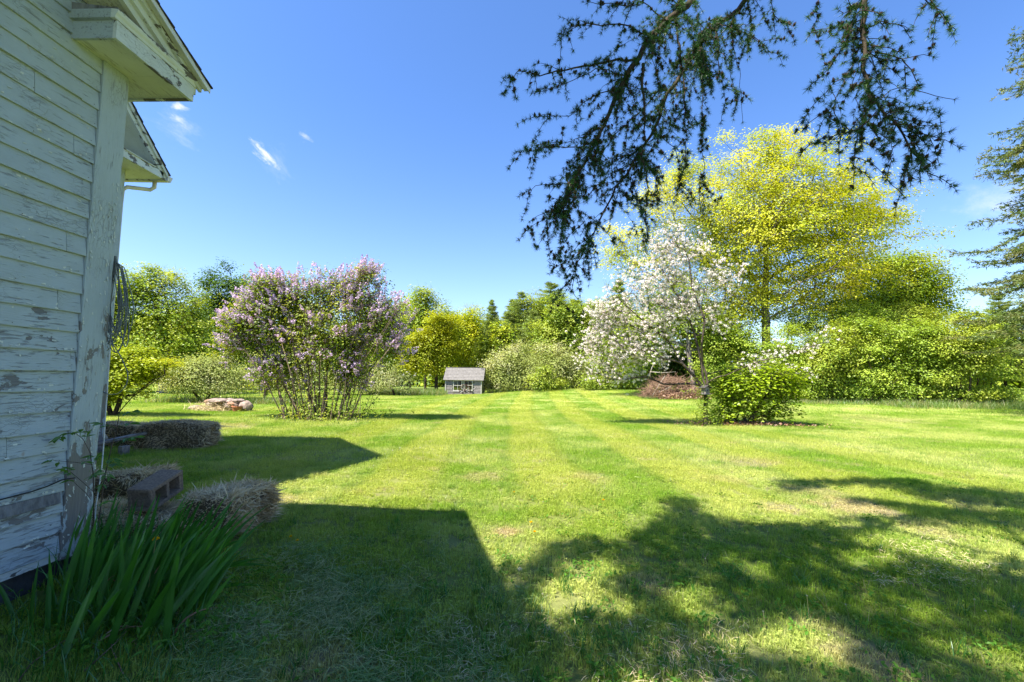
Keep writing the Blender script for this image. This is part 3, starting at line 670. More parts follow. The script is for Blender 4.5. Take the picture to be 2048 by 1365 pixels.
# -- left side
tree('maple_tree', 'tall spreading bright green maple at the left beyond the yard', 'tree', P(322, 806, 31) * [1, 1, 0],
     [(250, 590, 62, 52), (320, 570, 62, 42), (375, 640, 55, 55), (300, 650, 70, 60), (240, 670, 50, 60), (180, 620, 60, 80), (390, 700, 60, 45), (330, 700, 80, 50)], 31, 700, 76, 0.16, 0.38, 'l_maple', 'bark_grey', rt=0.013)
tree('maple_tree', 'dark green rounded tree showing behind the left end of the lilac', 'tree', P(470, 800, 40) * [1, 1, 0],
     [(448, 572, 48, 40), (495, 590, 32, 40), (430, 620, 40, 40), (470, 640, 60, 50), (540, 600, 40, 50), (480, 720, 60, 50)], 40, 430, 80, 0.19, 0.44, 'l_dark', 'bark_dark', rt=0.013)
bb = G(226, 833)
tree('japanese_maple', 'golden green bush with layered boughs beside the house corner', 'shrub', bb,
     [(250, 730, 62, 26), (310, 728, 52, 18), (205, 715, 50, 26), (240, 770, 55, 26), (200, 790, 55, 30), (290, 750, 40, 18), (150, 760, 60, 50), (268, 700, 30, 12)], bb[1], 300, 60, 0.085, 0.20, 'l_bush', 'bark_dark', rt=0.007, zmin=0.35, flat=0.35, up=1.4, dz=1.0, lift=-0.1,
     limbs=[[bb - [0, 0, .1], bb + [0, 0, .25], P(245, 790, bb[1]), P(262, 745, bb[1])], [P(235, 815, bb[1]), P(300, 765, bb[1]), P(335, 738, bb[1] + .2)], [P(235, 818, bb[1]), P(290, 775, bb[1] - .3), P(330, 750, bb[1] - .4)], [P(228, 818, bb[1]), P(205, 780, bb[1]), P(190, 740, bb[1])]])
b = G(407, 806)
tree('crabapple_tree', 'pale grey green crabapple in faded bloom behind the stone pile', 'tree', b,
     [(400, 745, 62, 34), (350, 770, 40, 28), (450, 760, 45, 36), (410, 780, 50, 18), (370, 735, 40, 22), (430, 728, 36, 20)], b[1], 300, 60, 0.085, 0.26, 'l_pale', 'bark_dark', rt=0.007, zmin=0.5,
     limbs=[[b - [0, 0, .1], b + [-0.05, 0, .3], P(388, 785, b[1]), P(370, 755, b[1])], [b + [0, 0, .25], P(425, 782, b[1]), P(440, 745, b[1])], [P(392, 790, b[1]), P(402, 760, b[1]), P(405, 735, b[1])]])
b = G(528, 800)
tree('crabapple_tree', 'pale crabapple half hidden behind the left stems of the lilac', 'tree', b,
     [(520, 745, 60, 42), (560, 765, 50, 34), (480, 775, 30, 26), (600, 740, 60, 50)], b[1] + 1, 260, 55, 0.10, 0.30, 'l_pale', 'bark_dark', rt=0.007, zmin=0.4)
b = G(790, 792)
tree('crabapple_tree', 'pale crabapple between the lilac and the tall grass by the shed', 'tree', b,
     [(770, 750, 40, 32), (800, 765, 30, 24), (740, 770, 40, 28), (690, 760, 50, 40)], b[1], 200, 55, 0.10, 0.30, 'l_pale', 'bark_dark', rt=0.007, zmin=0.3)

# -- lilac: many stems fanned from one clump
LB = G(640, 838); LY = LB[1]
lil = thing('lilac_bush', 'big many stemmed lilac with mauve flower heads in the left half of the lawn', 'shrub', LB)
lob = lobes_world([(560, 610, 85, 62), (640, 600, 75, 55), (715, 600, 65, 62), (765, 640, 55, 55), (500, 640, 60, 50), (480, 690, 45, 35), (620, 680, 110, 60), (700, 690, 80, 50), (780, 700, 35, 40), (560, 740, 60, 40), (700, 745, 50, 24), (535, 580, 45, 30), (725, 560, 42, 32)], LY, 0.75)
at = sample(lob, 690, 0.5, 0.75)
stems = []
for k in range(34):
    a = rng.uniform(-1, 1); b0 = LB + [a * 0.95, rng.uniform(-.45, .45), -0.08]
    px = 640 + a * 185 + rng.normal(0, 22); tip = P(px, rng.uniform(600, 660), LY + rng.uniform(-1.3, 1.3)); mid = b0 * 0.55 + tip * 0.45 + np.array([-(tip[0] - b0[0]) * 0.10, 0, 0.10]) + rng.normal(0, .10, 3)
    stems.append([b0, b0 * .8 + mid * .2 + rng.normal(0, .03, 3), mid, tip])
own = np.argmin(np.stack([np.min(np.linalg.norm(at[:, None] - resample(s, .5)[None], axis=2), axis=1) for s in stems]), axis=0)
for k, s in enumerate(stems):
    N, Pp, R, tips, nl = grow([s], at[own == k], 0.32, 0.25, 0.10, 0.0058, 0.50, 0.1)
    mb = MB(); R = np.maximum(R, np.where(np.arange(len(N)) < nl, 0.018 - .009 * np.arange(len(N)) / nl, 0.004)); wood(mb, N, Pp, R, thick=0.02); mb.build('stem', M['bark_lilac'], lil, smooth=True, origin=LB)
# low shoots
mb = MB(); twigs(mb, at, 5, 0.34, 0.005, 0.5)
sh = LB + np.stack([rng.uniform(-1.4, 1.5, 60), rng.uniform(-.8, .8, 60), np.zeros(60)], axis=1); A = sh; B = sh + np.stack([rng.normal(0, .25, 60), rng.normal(0, .2, 60), rng.uniform(.4, 1.6, 60)], axis=1)
mb.edges(A, B, np.full(60, .010), np.full(60, .005), 4); tag(mb.build('twigs', M['bark_lilac'], lil, origin=LB), kind='stuff')
mb = MB(); leaves(mb, at, 48, 0.22, 0.085, flat=0.8, up=0.8); leaves(mb, A + (B - A) * rng.uniform(.4, 1, (60, 1)), 14, 0.16, 0.08, flat=1)
gc = LB + np.stack([rng.normal(0, 1.1, 140), rng.normal(0, .6, 140), rng.uniform(0.03, .3, 140)], axis=1); leaves(mb, gc, 9, 0.10, 0.07)
mb.build('foliage', M['l_lilac'], lil, origin=LB)
# flower panicles: tapering heads of small florets on the outer sunny side
hc = LB * 0 + at.mean(axis=0); outn = nrm((at - hc) / np.array([1.6, 1.3, 1.0])); rr = np.linalg.norm((at - hc) / np.array([3.2, 2.2, 2.1]), axis=1)
sel = np.where((rr > 0.38) | (rng.uniform(size=len(at)) < 0.4))[0]; sel = sel[rng.uniform(size=len(sel)) < 0.93]
pc = np.repeat(at[sel], 3, axis=0); pd = np.repeat(outn[sel], 3, axis=0) * 0.7 + [0, 0, 0.75] + rdir(len(pc)) * 0.6; pd = nrm(pd); pc = pc + pd * 0.16 + rng.normal(0, .13, pc.shape)
keep = pc[:, 2] > 0.9; pc, pd = pc[keep], pd[keep]
m_ = 24; u = rng.uniform(0, 1, (len(pc), m_)) ** 1.2; rad = 0.062 * (1 - u * 0.78)
perp = rng.normal(size=(len(pc), m_, 3)); perp -= pd[:, None] * np.sum(perp * pd[:, None], axis=2)[..., None]; perp = nrm(perp)
fp = (pc[:, None] + pd[:, None] * (u * 0.22)[..., None] + perp * rad[..., None]).reshape(-1, 3)
nv = (perp * 0.9 + pd[:, None] * 0.35).reshape(-1, 3) + rdir(len(fp)) * 0.3
ct = np.repeat(rng.uniform(0, 1, len(pc)), m_)
mb = MB(); mb.scatter(np.array([(-.5, 0, 0), (0, -.5, 0), (.5, 0, 0), (0, .5, 0.1)]) * 1.0, [(0, 1, 2), (0, 2, 3)], fp, frames(nv), 0.046 * rng.uniform(.7, 1.3, len(fp)), 0, ct * .55 + .45 * rng.uniform(0, 1, len(fp)))
tag(mb.build('blossoms', M['f_lilac'], lil, origin=LB), kind='stuff')

# -- apple tree in white blossom, limbs traced
AB = G(1412, 852); AY = AB[1]
def AP(px, py, d=0.0): return P(px, py, AY + d)
apt = thing('apple_tree', 'white blossoming apple tree with a birdhouse on its ivy clad trunk', 'tree', AB)
limbs = [[AB - [0, 0, .1], AP(1410, 830), AP(1412, 800), AP(1413, 785)],
         [AP(1413, 785), AP(1390, 755), AP(1362, 725), AP(1335, 680, .3), AP(1308, 640, .5), AP(1290, 600, .6), AP(1272, 560, .5)],
         [AP(1411, 782), AP(1405, 750), AP(1402, 722), AP(1392, 680), AP(1375, 625, -.2), AP(1350, 585, -.3), AP(1325, 540, -.3)],
         [AP(1412, 784), AP(1416, 758), AP(1405, 728), AP(1403, 690, -.5), AP(1410, 640, -.6), AP(1385, 580, -.5), AP(1378, 520, -.3)],
         [AP(1418, 757), AP(1450, 752, -.4), AP(1485, 736, -.8), AP(1520, 722, -1.0), AP(1570, 712, -1.2), AP(1615, 697, -1.3), AP(1650, 685, -1.4)],
         [AP(1416, 750), AP(1440, 742, .4), AP(1490, 738, .7), AP(1530, 725, 1.0), AP(1575, 735, 1.1), AP(1612, 752, 1.2)],
         [AP(1403, 768), AP(1360, 768, .3), AP(1330, 770, .5), AP(1290, 752, .8), AP(1262, 735, 1), AP(1200, 728, 1.2), AP(1165, 715, 1.2)],
         [AP(1290, 752, .8), AP(1250, 760, .4), AP(1215, 758, 0)],
         [AP(1362, 725), AP(1320, 716, -.6), AP(1280, 700, -1.0), AP(1230, 672, -1.3), AP(1190, 640, -1.4)],
         [AP(1335, 680, .3), AP(1295, 650, -.3), AP(1250, 610, -.6), AP(1220, 580, -.6)],
         [AP(1392, 680), AP(1430, 640, .3), AP(1450, 610, .5)]]
lob = lobes_world([(1320, 535, 75, 62), (1375, 495, 55, 38), (1340, 480, 35, 22), (1270, 590, 70, 48), (1220, 640, 55, 45), (1290, 650, 80, 45), (1380, 590, 60, 52), (1240, 695, 60, 36), (1185, 695, 40, 36), (1300, 710, 60, 26), (1430, 630, 40, 36), (1340, 620, 60, 50), (1220, 740, 50, 20), (1200, 640, 40, 40), (1440, 560, 36, 40)], AY, 0.8)
at = sample(lob, 560, 0.45, 0.8)
e1 = np.concatenate([resample(limbs[4], .19)[5:] + rng.normal(0, .09, (len(resample(limbs[4], .19)[5:]), 3)), resample(limbs[5], .22)[5:] + rng.normal(0, .09, (len(resample(limbs[5], .22)[5:]), 3)), resample(limbs[7], .14) + rng.normal(0, .08, (len(resample(limbs[7], .14)), 3)), resample(limbs[6], .14)[22:] + rng.normal(0, .08, (len(resample(limbs[6], .14)[22:]), 3))])
e1[:, 2] += .05
alla = np.concatenate([at, e1])
N, Pp, R, tips, nl = grow(limbs, alla, 0.28, 0.3, 0.12, 0.0050, 0.47, 0.12)
R = np.maximum(R, 0.0045); low = np.clip(1 - N[:, 2] / 0.4, 0, 1); R = R * (1 + .5 * low * (np.arange(len(N)) < nl))
mb = MB(); wood(mb, N, Pp, R, thick=0.02); twigs(mb, alla, 5, 0.30, 0.0045, 0.4); mb.build('trunk', M['bark'], apt, smooth=True, origin=AB)
mb = MB(); leaves(mb, alla, 18, 0.15, 0.06, flat=0.9); mb.build('foliage', M['l_apple'], apt, origin=AB)
bsel = alla[np.repeat(np.arange(len(alla)), rng.integers(1, 13, len(alla)))]; bc = bsel + rng.normal(0, .13, bsel.shape); bc = bc[rng.uniform(size=len(bc)) < 0.92]
pet = 14; g = rdir(len(bc) * pet) * [1, 1, .7] * (0.055 * rng.uniform(.3, 1, len(bc) * pet) ** .5)[:, None]; fp = np.repeat(bc, pet, axis=0) + g
mb = MB(); mb.scatter(np.array([(-.5, 0, 0), (0, -.55, .08), (.5, 0, 0), (0, .55, .08)]), [(0, 1, 2), (0, 2, 3)], fp, frames(g * 18 + rdir(len(fp)) * .3 + [0, 0, .35]), 0.030 * rng.uniform(.7, 1.25, len(fp)), 0, rng.uniform(0, 1, len(fp)))
tag(mb.build('blossoms', M['f_apple'], apt, origin=AB), kind='stuff')
# ivy and suckers on the trunk
mb = MB(); z = rng.uniform(0, 1.15, 70); c = np.stack([AB[0] + rng.normal(0, .16 + .10 * (1 - z), 70), AB[1] + rng.normal(0, .14, 70), z], axis=1); leaves(mb, c, 22, 0.08, 0.05, flat=1, up=.4)
for k in range(7):
    s_ = AB + [rng.uniform(-.3, .1), -.1, .25 + .2 * k * rng.uniform(.5, 1)]; e = s_ + np.array([-rng.uniform(.3, 1.0), rng.uniform(-.3, .1), rng.uniform(-.1, .35)]); ln = resample([s_, (s_ + e) / 2 + [0, 0, .12], e], .09); leaves(mb, ln, 5, 0.03, 0.045, flat=1)
mb.build('ivy', M['l_maple'], apt, origin=AB)

# -- shrub and leaf litter round the apple trunk
SB = G(1490, 848)
tree('elder_shrub', 'lime green broad leaved shrub at the right foot of the apple tree', 'shrub', SB + [0, -.15, 0],
     [(1500, 775, 70, 40), (1450, 765, 40, 36), (1560, 775, 45, 28), (1530, 745, 50, 30), (1470, 810, 50, 24), (1590, 790, 26, 14), (1530, 800, 50, 22), (1580, 755, 35, 22), (1440, 830, 36, 14), (1500, 838, 60, 10), (1560, 828, 40, 12)], SB[1] - .1, 400, 17, 0.125, 0.17, 'l_lime', 'bark', rt=0.005, zmin=0.12, up=1.6, flat=.6, dz=.9, step=.3, wig=.2, tw=3,
     limbs=[[SB + [0, -.15, -.1], SB + [-.1, -.1, .3], P(1470, 790, SB[1])], [SB + [.05, -.1, 0], P(1530, 790, SB[1]), P(1560, 770, SB[1])], [SB + [-.4, -.1, -.05], P(1455, 810, SB[1]), P(1445, 770, SB[1])], [SB + [.5, 0, -.05], P(1545, 815, SB[1]), P(1575, 780, SB[1])], [P(1545, 815, SB[1]), P(1600, 790, SB[1] - .2)]])
mb = MB(); n = 2600; pos = np.stack([SB[0] - .1 + rng.normal(0, .85, n), SB[1] - .15 + rng.normal(0, .26, n), rng.uniform(0.01, .07, n)], axis=1); pos[:, 2] += terr(pos[:, 0], pos[:, 1])
mb.scatter(LEAF_V, LEAF_F, pos, frames(rdir(n) + [0, 0, 1.2]), rng.uniform(.05, .09, n), 0, rng.uniform(0, 1, n)); tag(mb.build('leaf_litter', M['dead_leaf']), kind='stuff')

# -- big young oak
OB = P(1530, 792, 29); OB[2] = float(terr(OB[0], OB[1])); OY = OB[1]
def OP(px, py, d=0.0): return P(px, py, OY + d)
tree('oak_tree', 'huge yellow green oak spreading over the hedge on the right', 'tree', OB,
     [(1545, 450, 270, 170), (1545, 450, 230, 150), (1560, 330, 120, 70), (1590, 400, 160, 80), (1480, 360, 90, 60), (1680, 390, 100, 60), (1730, 450, 90, 50), (1400, 430, 90, 60), (1330, 400, 75, 65), (1560, 290, 70, 40), (1640, 560, 130, 45), (1430, 520, 90, 60), (1560, 540, 90, 45), (1760, 430, 70, 40), (1500, 590, 100, 45), (1370, 350, 50, 40), (1290, 490, 80, 75), (1700, 510, 70, 40), (1235, 500, 60, 70), (1460, 600, 80, 50), (1350, 580, 80, 50), (1600, 610, 130, 42), (1450, 640, 90, 36), (1700, 570, 90, 50), (1490, 450, 110, 60), (1640, 480, 120, 50), (1560, 440, 110, 50), (1410, 500, 80, 60)],
     OY, 1650, 80, 0.130, 0.42, 'l_oak', 'bark_grey', rt=0.0105, power=0.50, zmin=2.6, tw=5, step=.8, flat=0.42, shell=0.5, dz=.75,
     limbs=[[OB - [0, 0, .2], OP(1532, 700), OP(1532, 640), OP(1528, 600), OP(1533, 545), OP(1530, 480), OP(1545, 420), OP(1555, 340)],
            [OP(1534, 620), OP(1565, 590, -1), OP(1610, 560, -2), OP(1660, 540, -3)], [OP(1530, 600), OP(1500, 545, 1), OP(1455, 495, 2), OP(1420, 460, 2)], [OP(1532, 560), OP(1600, 520, 2), OP(1680, 470, 3), OP(1740, 440, 3)],
            [OP(1532, 500), OP(1552, 440, -2), OP(1570, 390, -2), OP(1590, 330, -2)], [OP(1530, 520), OP(1500, 450, -2), OP(1480, 400, -3)], [OP(1530, 630), OP(1480, 590, -2), OP(1420, 570, -3), OP(1370, 545, -4)], [OP(1533, 640), OP(1495, 650, 1), OP(1440, 660, 2)]])
# -- tree with a fissured grey trunk just behind the apple
b = P(1387, 790, 27); b[2] = float(terr(b[0], b[1]))
tree('old_tree', 'tree with a broad fissured grey trunk standing behind the apple tree', 'tree', b,
     [(1420, 660, 70, 50), (1370, 620, 60, 60), (1300, 640, 60, 60), (1460, 690, 60, 40), (1250, 700, 60, 50)], 28, 480, 52, 0.15, 0.42, 'l_green', 'bark_grey', rt=0.0105, zmin=1.4)
b = P(1790, 790, 33); b[2] = float(terr(b[0], b[1]))
tree('ash_tree', 'fine leaved green tree sloping down to the right of the oak', 'tree', b,
     [(1780, 570, 80, 60), (1840, 560, 48, 60), (1740, 540, 60, 50), (1790, 620, 90, 50), (1860, 600, 42, 50), (1700, 620, 70, 60), (1800, 520, 42, 26)], 33, 560, 70, 0.16, 0.44, 'l_maple', 'bark', rt=0.011, zmin=2)

# -- background trees between lilac and apple
b = P(850, 790, 44); b[2] = 0.1
tree('birch_tree', 'thin crowned tree rising just right of the lilac against the sky', 'tree', b,
     [(845, 620, 36, 44), (830, 660, 40, 40), (865, 650, 34, 40), (850, 592, 22, 18)], 44, 230, 42, 0.20, 0.52, 'l_maple', 'bark', rt=0.011, zmin=3)
b = P(872, 790, 41); b[2] = 0.1
tree('yellow_maple', 'yellow leaved tree left of the little shed', 'tree', b,
     [(862, 690, 42, 40), (890, 650, 32, 34), (840, 730, 40, 26), (870, 745, 40, 22), (895, 690, 26, 34), (830, 700, 26, 34)], 41, 420, 70, 0.16, 0.42, 'l_yellow', 'bark_dark', rt=0.011, zmin=1.6, flat=.4, up=1.3)
b = P(925, 785, 46); b[2] = 0.3
tree('young_maple', 'sparse olive leaved tree behind the left end of the shed roof', 'tree', b,
     [(925, 690, 34, 50), (940, 650, 22, 34), (915, 730, 28, 26)], 46, 210, 42, 0.20, 0.5, 'l_bush', 'bark_dark', rt=0.011, zmin=1.5)
b = P(944, 780, 58); b[2] = 0.8
tree('bare_tree', 'thin grey bare topped tree standing against the sky above the shed', 'tree', b,
     [(945, 640, 18, 36), (940, 680, 22, 30)], 58, 120, 3, 0.12, 0.5, 'l_pale', 'bark_grey', rt=0.012, zmin=3, tw=8)
b = P(1130, 785, 45); b[2] = 0.8
tree('maple_tree', 'fresh green rounded tree behind the pale bushes left of the apple tree', 'tree', b,
     [(1130, 640, 55, 50), (1100, 670, 40, 46), (1160, 690, 50, 50), (1190, 650, 45, 50), (1120, 710, 50, 36)], 45, 500, 66, 0.20, 0.46, 'l_green', 'bark', rt=0.011, zmin=1.6)
b = P(1030, 788, 38); b[2] = float(terr(b[0], 38))
tree('crabapple_tree', 'pale blossoming crabapple directly right of the little shed', 'tree', b,
     [(1010, 735, 40, 36), (1045, 720, 45, 34), (990, 760, 26, 22), (1030, 765, 45, 18)], 38, 300, 58, 0.12, 0.4, 'l_pale', 'bark_dark', rt=0.009, zmin=.3)
b = P(1120, 785, 37); b[2] = float(terr(b[0], 37))
tree('crabapple_tree', 'pale blossoming crabapple between the yellow sapling and the apple tree', 'tree', b,
     [(1110, 725, 50, 36), (1150, 740, 34, 30), (1085, 750, 40, 26), (1160, 765, 30, 16)], 37, 320, 58, 0.12, 0.4, 'l_pale', 'bark_dark', rt=0.009, zmin=.3)
b = P(1088, 785, 35); b[2] = float(terr(b[0], 35))
tree('sapling', 'small bright green sapling in front of the pale crabapples', 'tree', b,
     [(1092, 742, 16, 14), (1072, 760, 20, 12), (1112, 764, 24, 10), (1090, 768, 30, 8)], 35, 90, 34, 0.13, 0.30, 'l_green', 'bark_dark', rt=0.006, zmin=.3)
b = P(1225, 780, 34); b[2] = float(terr(b[0], 34))
tree('shrub', 'green shrub at the edge of the mown lawn left of the brush pile', 'shrub', b,
     [(1225, 740, 45, 36), (1190, 765, 30, 18), (1265, 760, 35, 22)], 34, 240, 50, 0.13, 0.34, 'l_green', 'bark', rt=0.007, zmin=.1)
b = P(1330, 780, 31); b[2] = float(terr(b[0], 31))
tree('shrub', 'dark shaded shrub directly behind the brush pile', 'shrub', b,
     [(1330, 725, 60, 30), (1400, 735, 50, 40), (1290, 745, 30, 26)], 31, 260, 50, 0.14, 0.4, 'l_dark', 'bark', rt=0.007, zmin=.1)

for px_, yt, Y_, rx_, lab_, mt_ in ((895, 610, 52, 34, 'mid green tree behind the yellow tree near the shed', 'l_green'), (820, 600, 50, 40, 'green tree half hidden behind the right edge of the lilac', 'l_maple'), (600, 590, 46, 60, 'green tree hidden behind the middle of the lilac', 'l_green'), (735, 600, 48, 50, 'green tree hidden behind the right half of the lilac', 'l_maple'), (1180, 600, 50, 50, 'green tree behind the left blossoms of the apple tree', 'l_green'), (955, 618, 54, 40, 'green crown behind the shed between the yellow tree and the first pine', 'l_maple'), (1065, 585, 56, 46, 'tall green crown rising among the pines right of the shed', 'l_green'), (1000, 650, 47, 38, 'low spreading green tree above the right half of the shed roof', 'l_maple')):
    b = P(px_, 785, Y_); b[2] = float(terr(b[0], Y_)); tree('woodland_tree', lab_, 'tree', b, [(px_, yt + 28, rx_ * .8, 34), (px_ - rx_ * .5, yt + 75, rx_ * .8, 44), (px_ + rx_ * .5, yt + 70, rx_ * .8, 44), (px_, yt + 125, rx_, 40)], Y_, 240, 42, 0.25, 0.50, mt_, 'bark', rt=0.011, zmin=1.2, group='trees along the back of the lawn')
# -- conifers
def conifer_mesh(h, rad, nwh=22, lm='l_pine', per=30, size=0.34, droop=0.15, low=0.12, nb=7, gap=0.0, sg=0.16, pw=1.0):
    mb = MB(); k = MB(); zs = np.linspace(low * h, h * 0.985, nwh); mb.tube([(0, 0, -0.2), (0.05, 0, h * .5), (0, 0, h)], [h * .017, h * .010, .02], 7); C = []; Dn = []; SU = []
    for z in zs:
        u = 1 - (z - low * h) / (h * (1 - low)); r = rad * (u ** pw) * rng.uniform(.8, 1.1) + 0.10
        for j in range(nb):
            if rng.uniform() < gap: continue
            a = rng.uniform(0, 2 * pi); rj = r * rng.uniform(.65, 1.12); d = np.array([cos(a), sin(a), 0]); tipz = z + rj * (0.30 - droop * 2 * u) + rng.normal(0, .1)
            p0 = np.array([0, 0, z - .1]); p1 = np.array([0, 0, 0]) + d * rj; p1[2] = tipz; pm = (p0 + p1) / 2 + [0, 0, rj * .06]
            mb.tube([p0, pm, p1], [.02 * u + .015, .015, .006], 4, cap=False)
            m = max(3, int(rj / 0.30))
            for q in np.linspace(.25, 1.03, m):
                c = p0 * (1 - q) + p1 * q; side = np.array([-d[1], d[0], 0]) * rng.normal(0, .26 * rj * (1.1 - q) + .05)
                C.append(c + side); Dn.append(d + side * .8); SU.append(.4 + .6 * min(1, u * 2.2))
    C = np.array(C); Dn = nrm(np.array(Dn)); n = len(C) * per
    su = np.repeat(SU, per); pos = np.repeat(C, per, axis=0) + rng.normal(size=(n, 3)) * [sg, sg, sg * .35] * su[:, None]; ax = np.repeat(Dn, per, axis=0) + rdir(n) * .75 + [0, 0, .28]
    k.scatter(np.array([(-.10, 0, 0), (.10, 0, 0), (0, 1, 0)]), [(0, 1, 2)], pos, aframes(ax), size * su * rng.uniform(.6, 1.2, n), 0, np.clip(np.repeat(rng.uniform(0, 1, len(C)), per) * .6 + rng.uniform(0, .4, n), 0, 1))
    return mb.mesh('trunk', M['bark_dark'], True), k.mesh('foliage', M[lm])
PM = [conifer_mesh(11.5, 3.0, 26, per=60, sg=.24, size=.38), conifer_mesh(11.5, 3.9, 24, per=60, sg=.26, size=.38, pw=.7)]
def pine(mi, px, pytop, Y, label, wsc=1.0, group='pine trees behind the shed', name='pine_tree'):
    b = P(px, 780, Y); b[2] = float(terr(b[0], b[1])); top = P(px, pytop, Y)[2]; s = (top - b[2]) / 11.5
    t = thing(name, label, 'tree', b, rng.uniform(0, 6.28), group); t.scale = (s * wsc, s * wsc, s)
    link('trunk', PM[mi][0], t); link('foliage', PM[mi][1], t); return t
pine(0, 982, 600, 52, 'narrow pine with a pointed top rising behind the shed ridge', .9)
pine(1, 1040, 585, 55, 'dark pine spire between the shed pine and the tall domed pine', .9)
pine(1, 1100, 566, 60, 'tallest domed pine on the skyline left of the apple tree', 1.35)
pine(0, 1010, 640, 48, 'mid green pine with layered boughs right above the shed roof', 1.15)
pine(0, 960, 650, 50, 'lower pine behind the left slope of the shed roof', .9)
pine(1, 1065, 622, 50, 'broad pine in the middle of the pine clump', 1.1)
pine(1, 935, 655, 58, 'pine just left of the shed ridge, behind the yellow tree', 1.1)
pine(0, 1020, 600, 57, 'pine filling the gap between the two spires above the shed', 1.1)
pine(1, 1150, 600, 58, 'pine behind the rounded green maple', 1.3)
pine(0, 905, 640, 56, 'pine seen between the yellow tree and the shed', .8)
pine(1, 2010, 590, 40, 'dark low conifer in the gap below the spruce at the right edge', 1.2, 'conifers at the right edge')
pine(0, 1240, 560, 60, 'pine behind the left side of the apple tree crown', 1.2)

# -- Norway spruce whose boughs enter at the right
SPB = np.array([22.7, 17.6, 0.0]); SPB[2] = float(terr(SPB[0], SPB[1]))
spr = thing('spruce_tree', 'big spruce reaching in from the right edge with drooping tiered boughs', 'tree', SPB)
H = 18.8; mb = MB(); k = MB(); mb.tube([SPB - [0, 0, .2], SPB + [0, 0, H * .5], SPB + [0, 0, H]], [.30, .18, .03], 10)
TC, TD = [], []
for z in np.linspace(3.8, H * .97, 25):
    u = 1 - z / H; L = 5.3 * (u ** 0.62)
    for j in range(7):
        a = rng.uniform(0, 2 * pi); Lj = L * rng.uniform(.62, 1.08); d = np.array([cos(a), sin(a), 0]); p0 = SPB + [0, 0, z]
        drop = .16 * Lj + .25 * u * Lj; pts = [p0, p0 + d * Lj * .35 + [0, 0, -.10 * drop], p0 + d * Lj * .7 + [0, 0, -.75 * drop], p0 + d * Lj + [0, 0, -drop + .10 * Lj]]; pl = resample(pts, .28)
        mb.tube(pl, np.linspace(.035, .008, len(pl)), 5, cap=False)
        for q in range(2, len(pl)):
            f = q / len(pl); sw = (.85 * (1 - f) + .25) * min(1, Lj / 2.5)
            for sgn in (-1, 1):
                s1 = pl[q] + np.array([-d[1], d[0], 0]) * sgn * sw * rng.uniform(.5, 1.1) + d * .35 * sw + [0, 0, -.12 * sw + rng.normal(0, .05)]
                mb.edges([pl[q]], [s1], [.007], [.003], 3)
                mm = max(2, int(np.linalg.norm(s1 - pl[q]) / .13))
                for v in np.linspace(.1, 1, mm): TC.append(pl[q] * (1 - v) + s1 * v + rng.normal(0, .03, 3)); TD.append(s1 - pl[q])
            TC.append(pl[q]); TD.append(d)
TC = np.array(TC); TD = nrm(np.array(TD)); per = 11; n = len(TC) * per
pos = np.repeat(TC, per, axis=0) + rng.normal(size=(n, 3)) * [.06, .06, .035]; ax = np.repeat(TD, per, axis=0) + rdir(n) * .8 + [0, 0, -.05]
k.scatter(np.array([(-.13, 0, 0), (.13, 0, 0), (0, 1, 0)]), [(0, 1, 2)], pos, aframes(ax), .155 * rng.uniform(.6, 1.2, n), 0, np.clip(np.repeat(rng.uniform(0, 1, len(TC)), per) * .6 + rng.uniform(0, .4, n), 0, 1))
mb.build('trunk', M['bark_dark'], spr, origin=SPB); k.build('foliage', M['l_spruce'], spr, origin=SPB)

# -- honeysuckle hedge on the right: separate bushes
HD = [(1450, 27.5, [(1450, 700, 60, 40), (1430, 750, 50, 36)], 'green bush behind the trunk of the apple tree'),
      (1560, 26.5, [(1550, 690, 65, 40), (1570, 745, 60, 45), (1540, 775, 40, 22)], 'light green bush below the oak trunk'),
      (1650, 25.5, [(1650, 690, 60, 44), (1660, 740, 60, 44), (1640, 775, 45, 20)], 'light green arching bush right of the apple bough tip'),
      (1740, 25, [(1740, 690, 66, 50), (1750, 740, 60, 44), (1735, 775, 50, 20)], 'broad light green bush in the middle of the hedge'),
      (1830, 24.5, [(1830, 700, 62, 46), (1850, 745, 56, 36), (1820, 770, 50, 20)], 'light green bush with bare brown base right of the hedge middle'),
      (1920, 24, [(1915, 665, 70, 40), (1940, 700, 60, 36), (1900, 720, 60, 40), (1890, 765, 50, 18)], 'taller rounded green bush near the right end of the hedge'),
      (1965, 26, [(1965, 690, 46, 36), (1960, 735, 50, 30)], 'last bush of the hedge before the gap to the meadow'),
      (1690, 29, [(1700, 640, 80, 40), (1620, 650, 70, 40)], 'taller bush standing behind the hedge under the oak'),
      (1850, 29, [(1850, 650, 60, 34), (1790, 655, 60, 36)], 'bush behind the hedge below the fine leaved tree')]
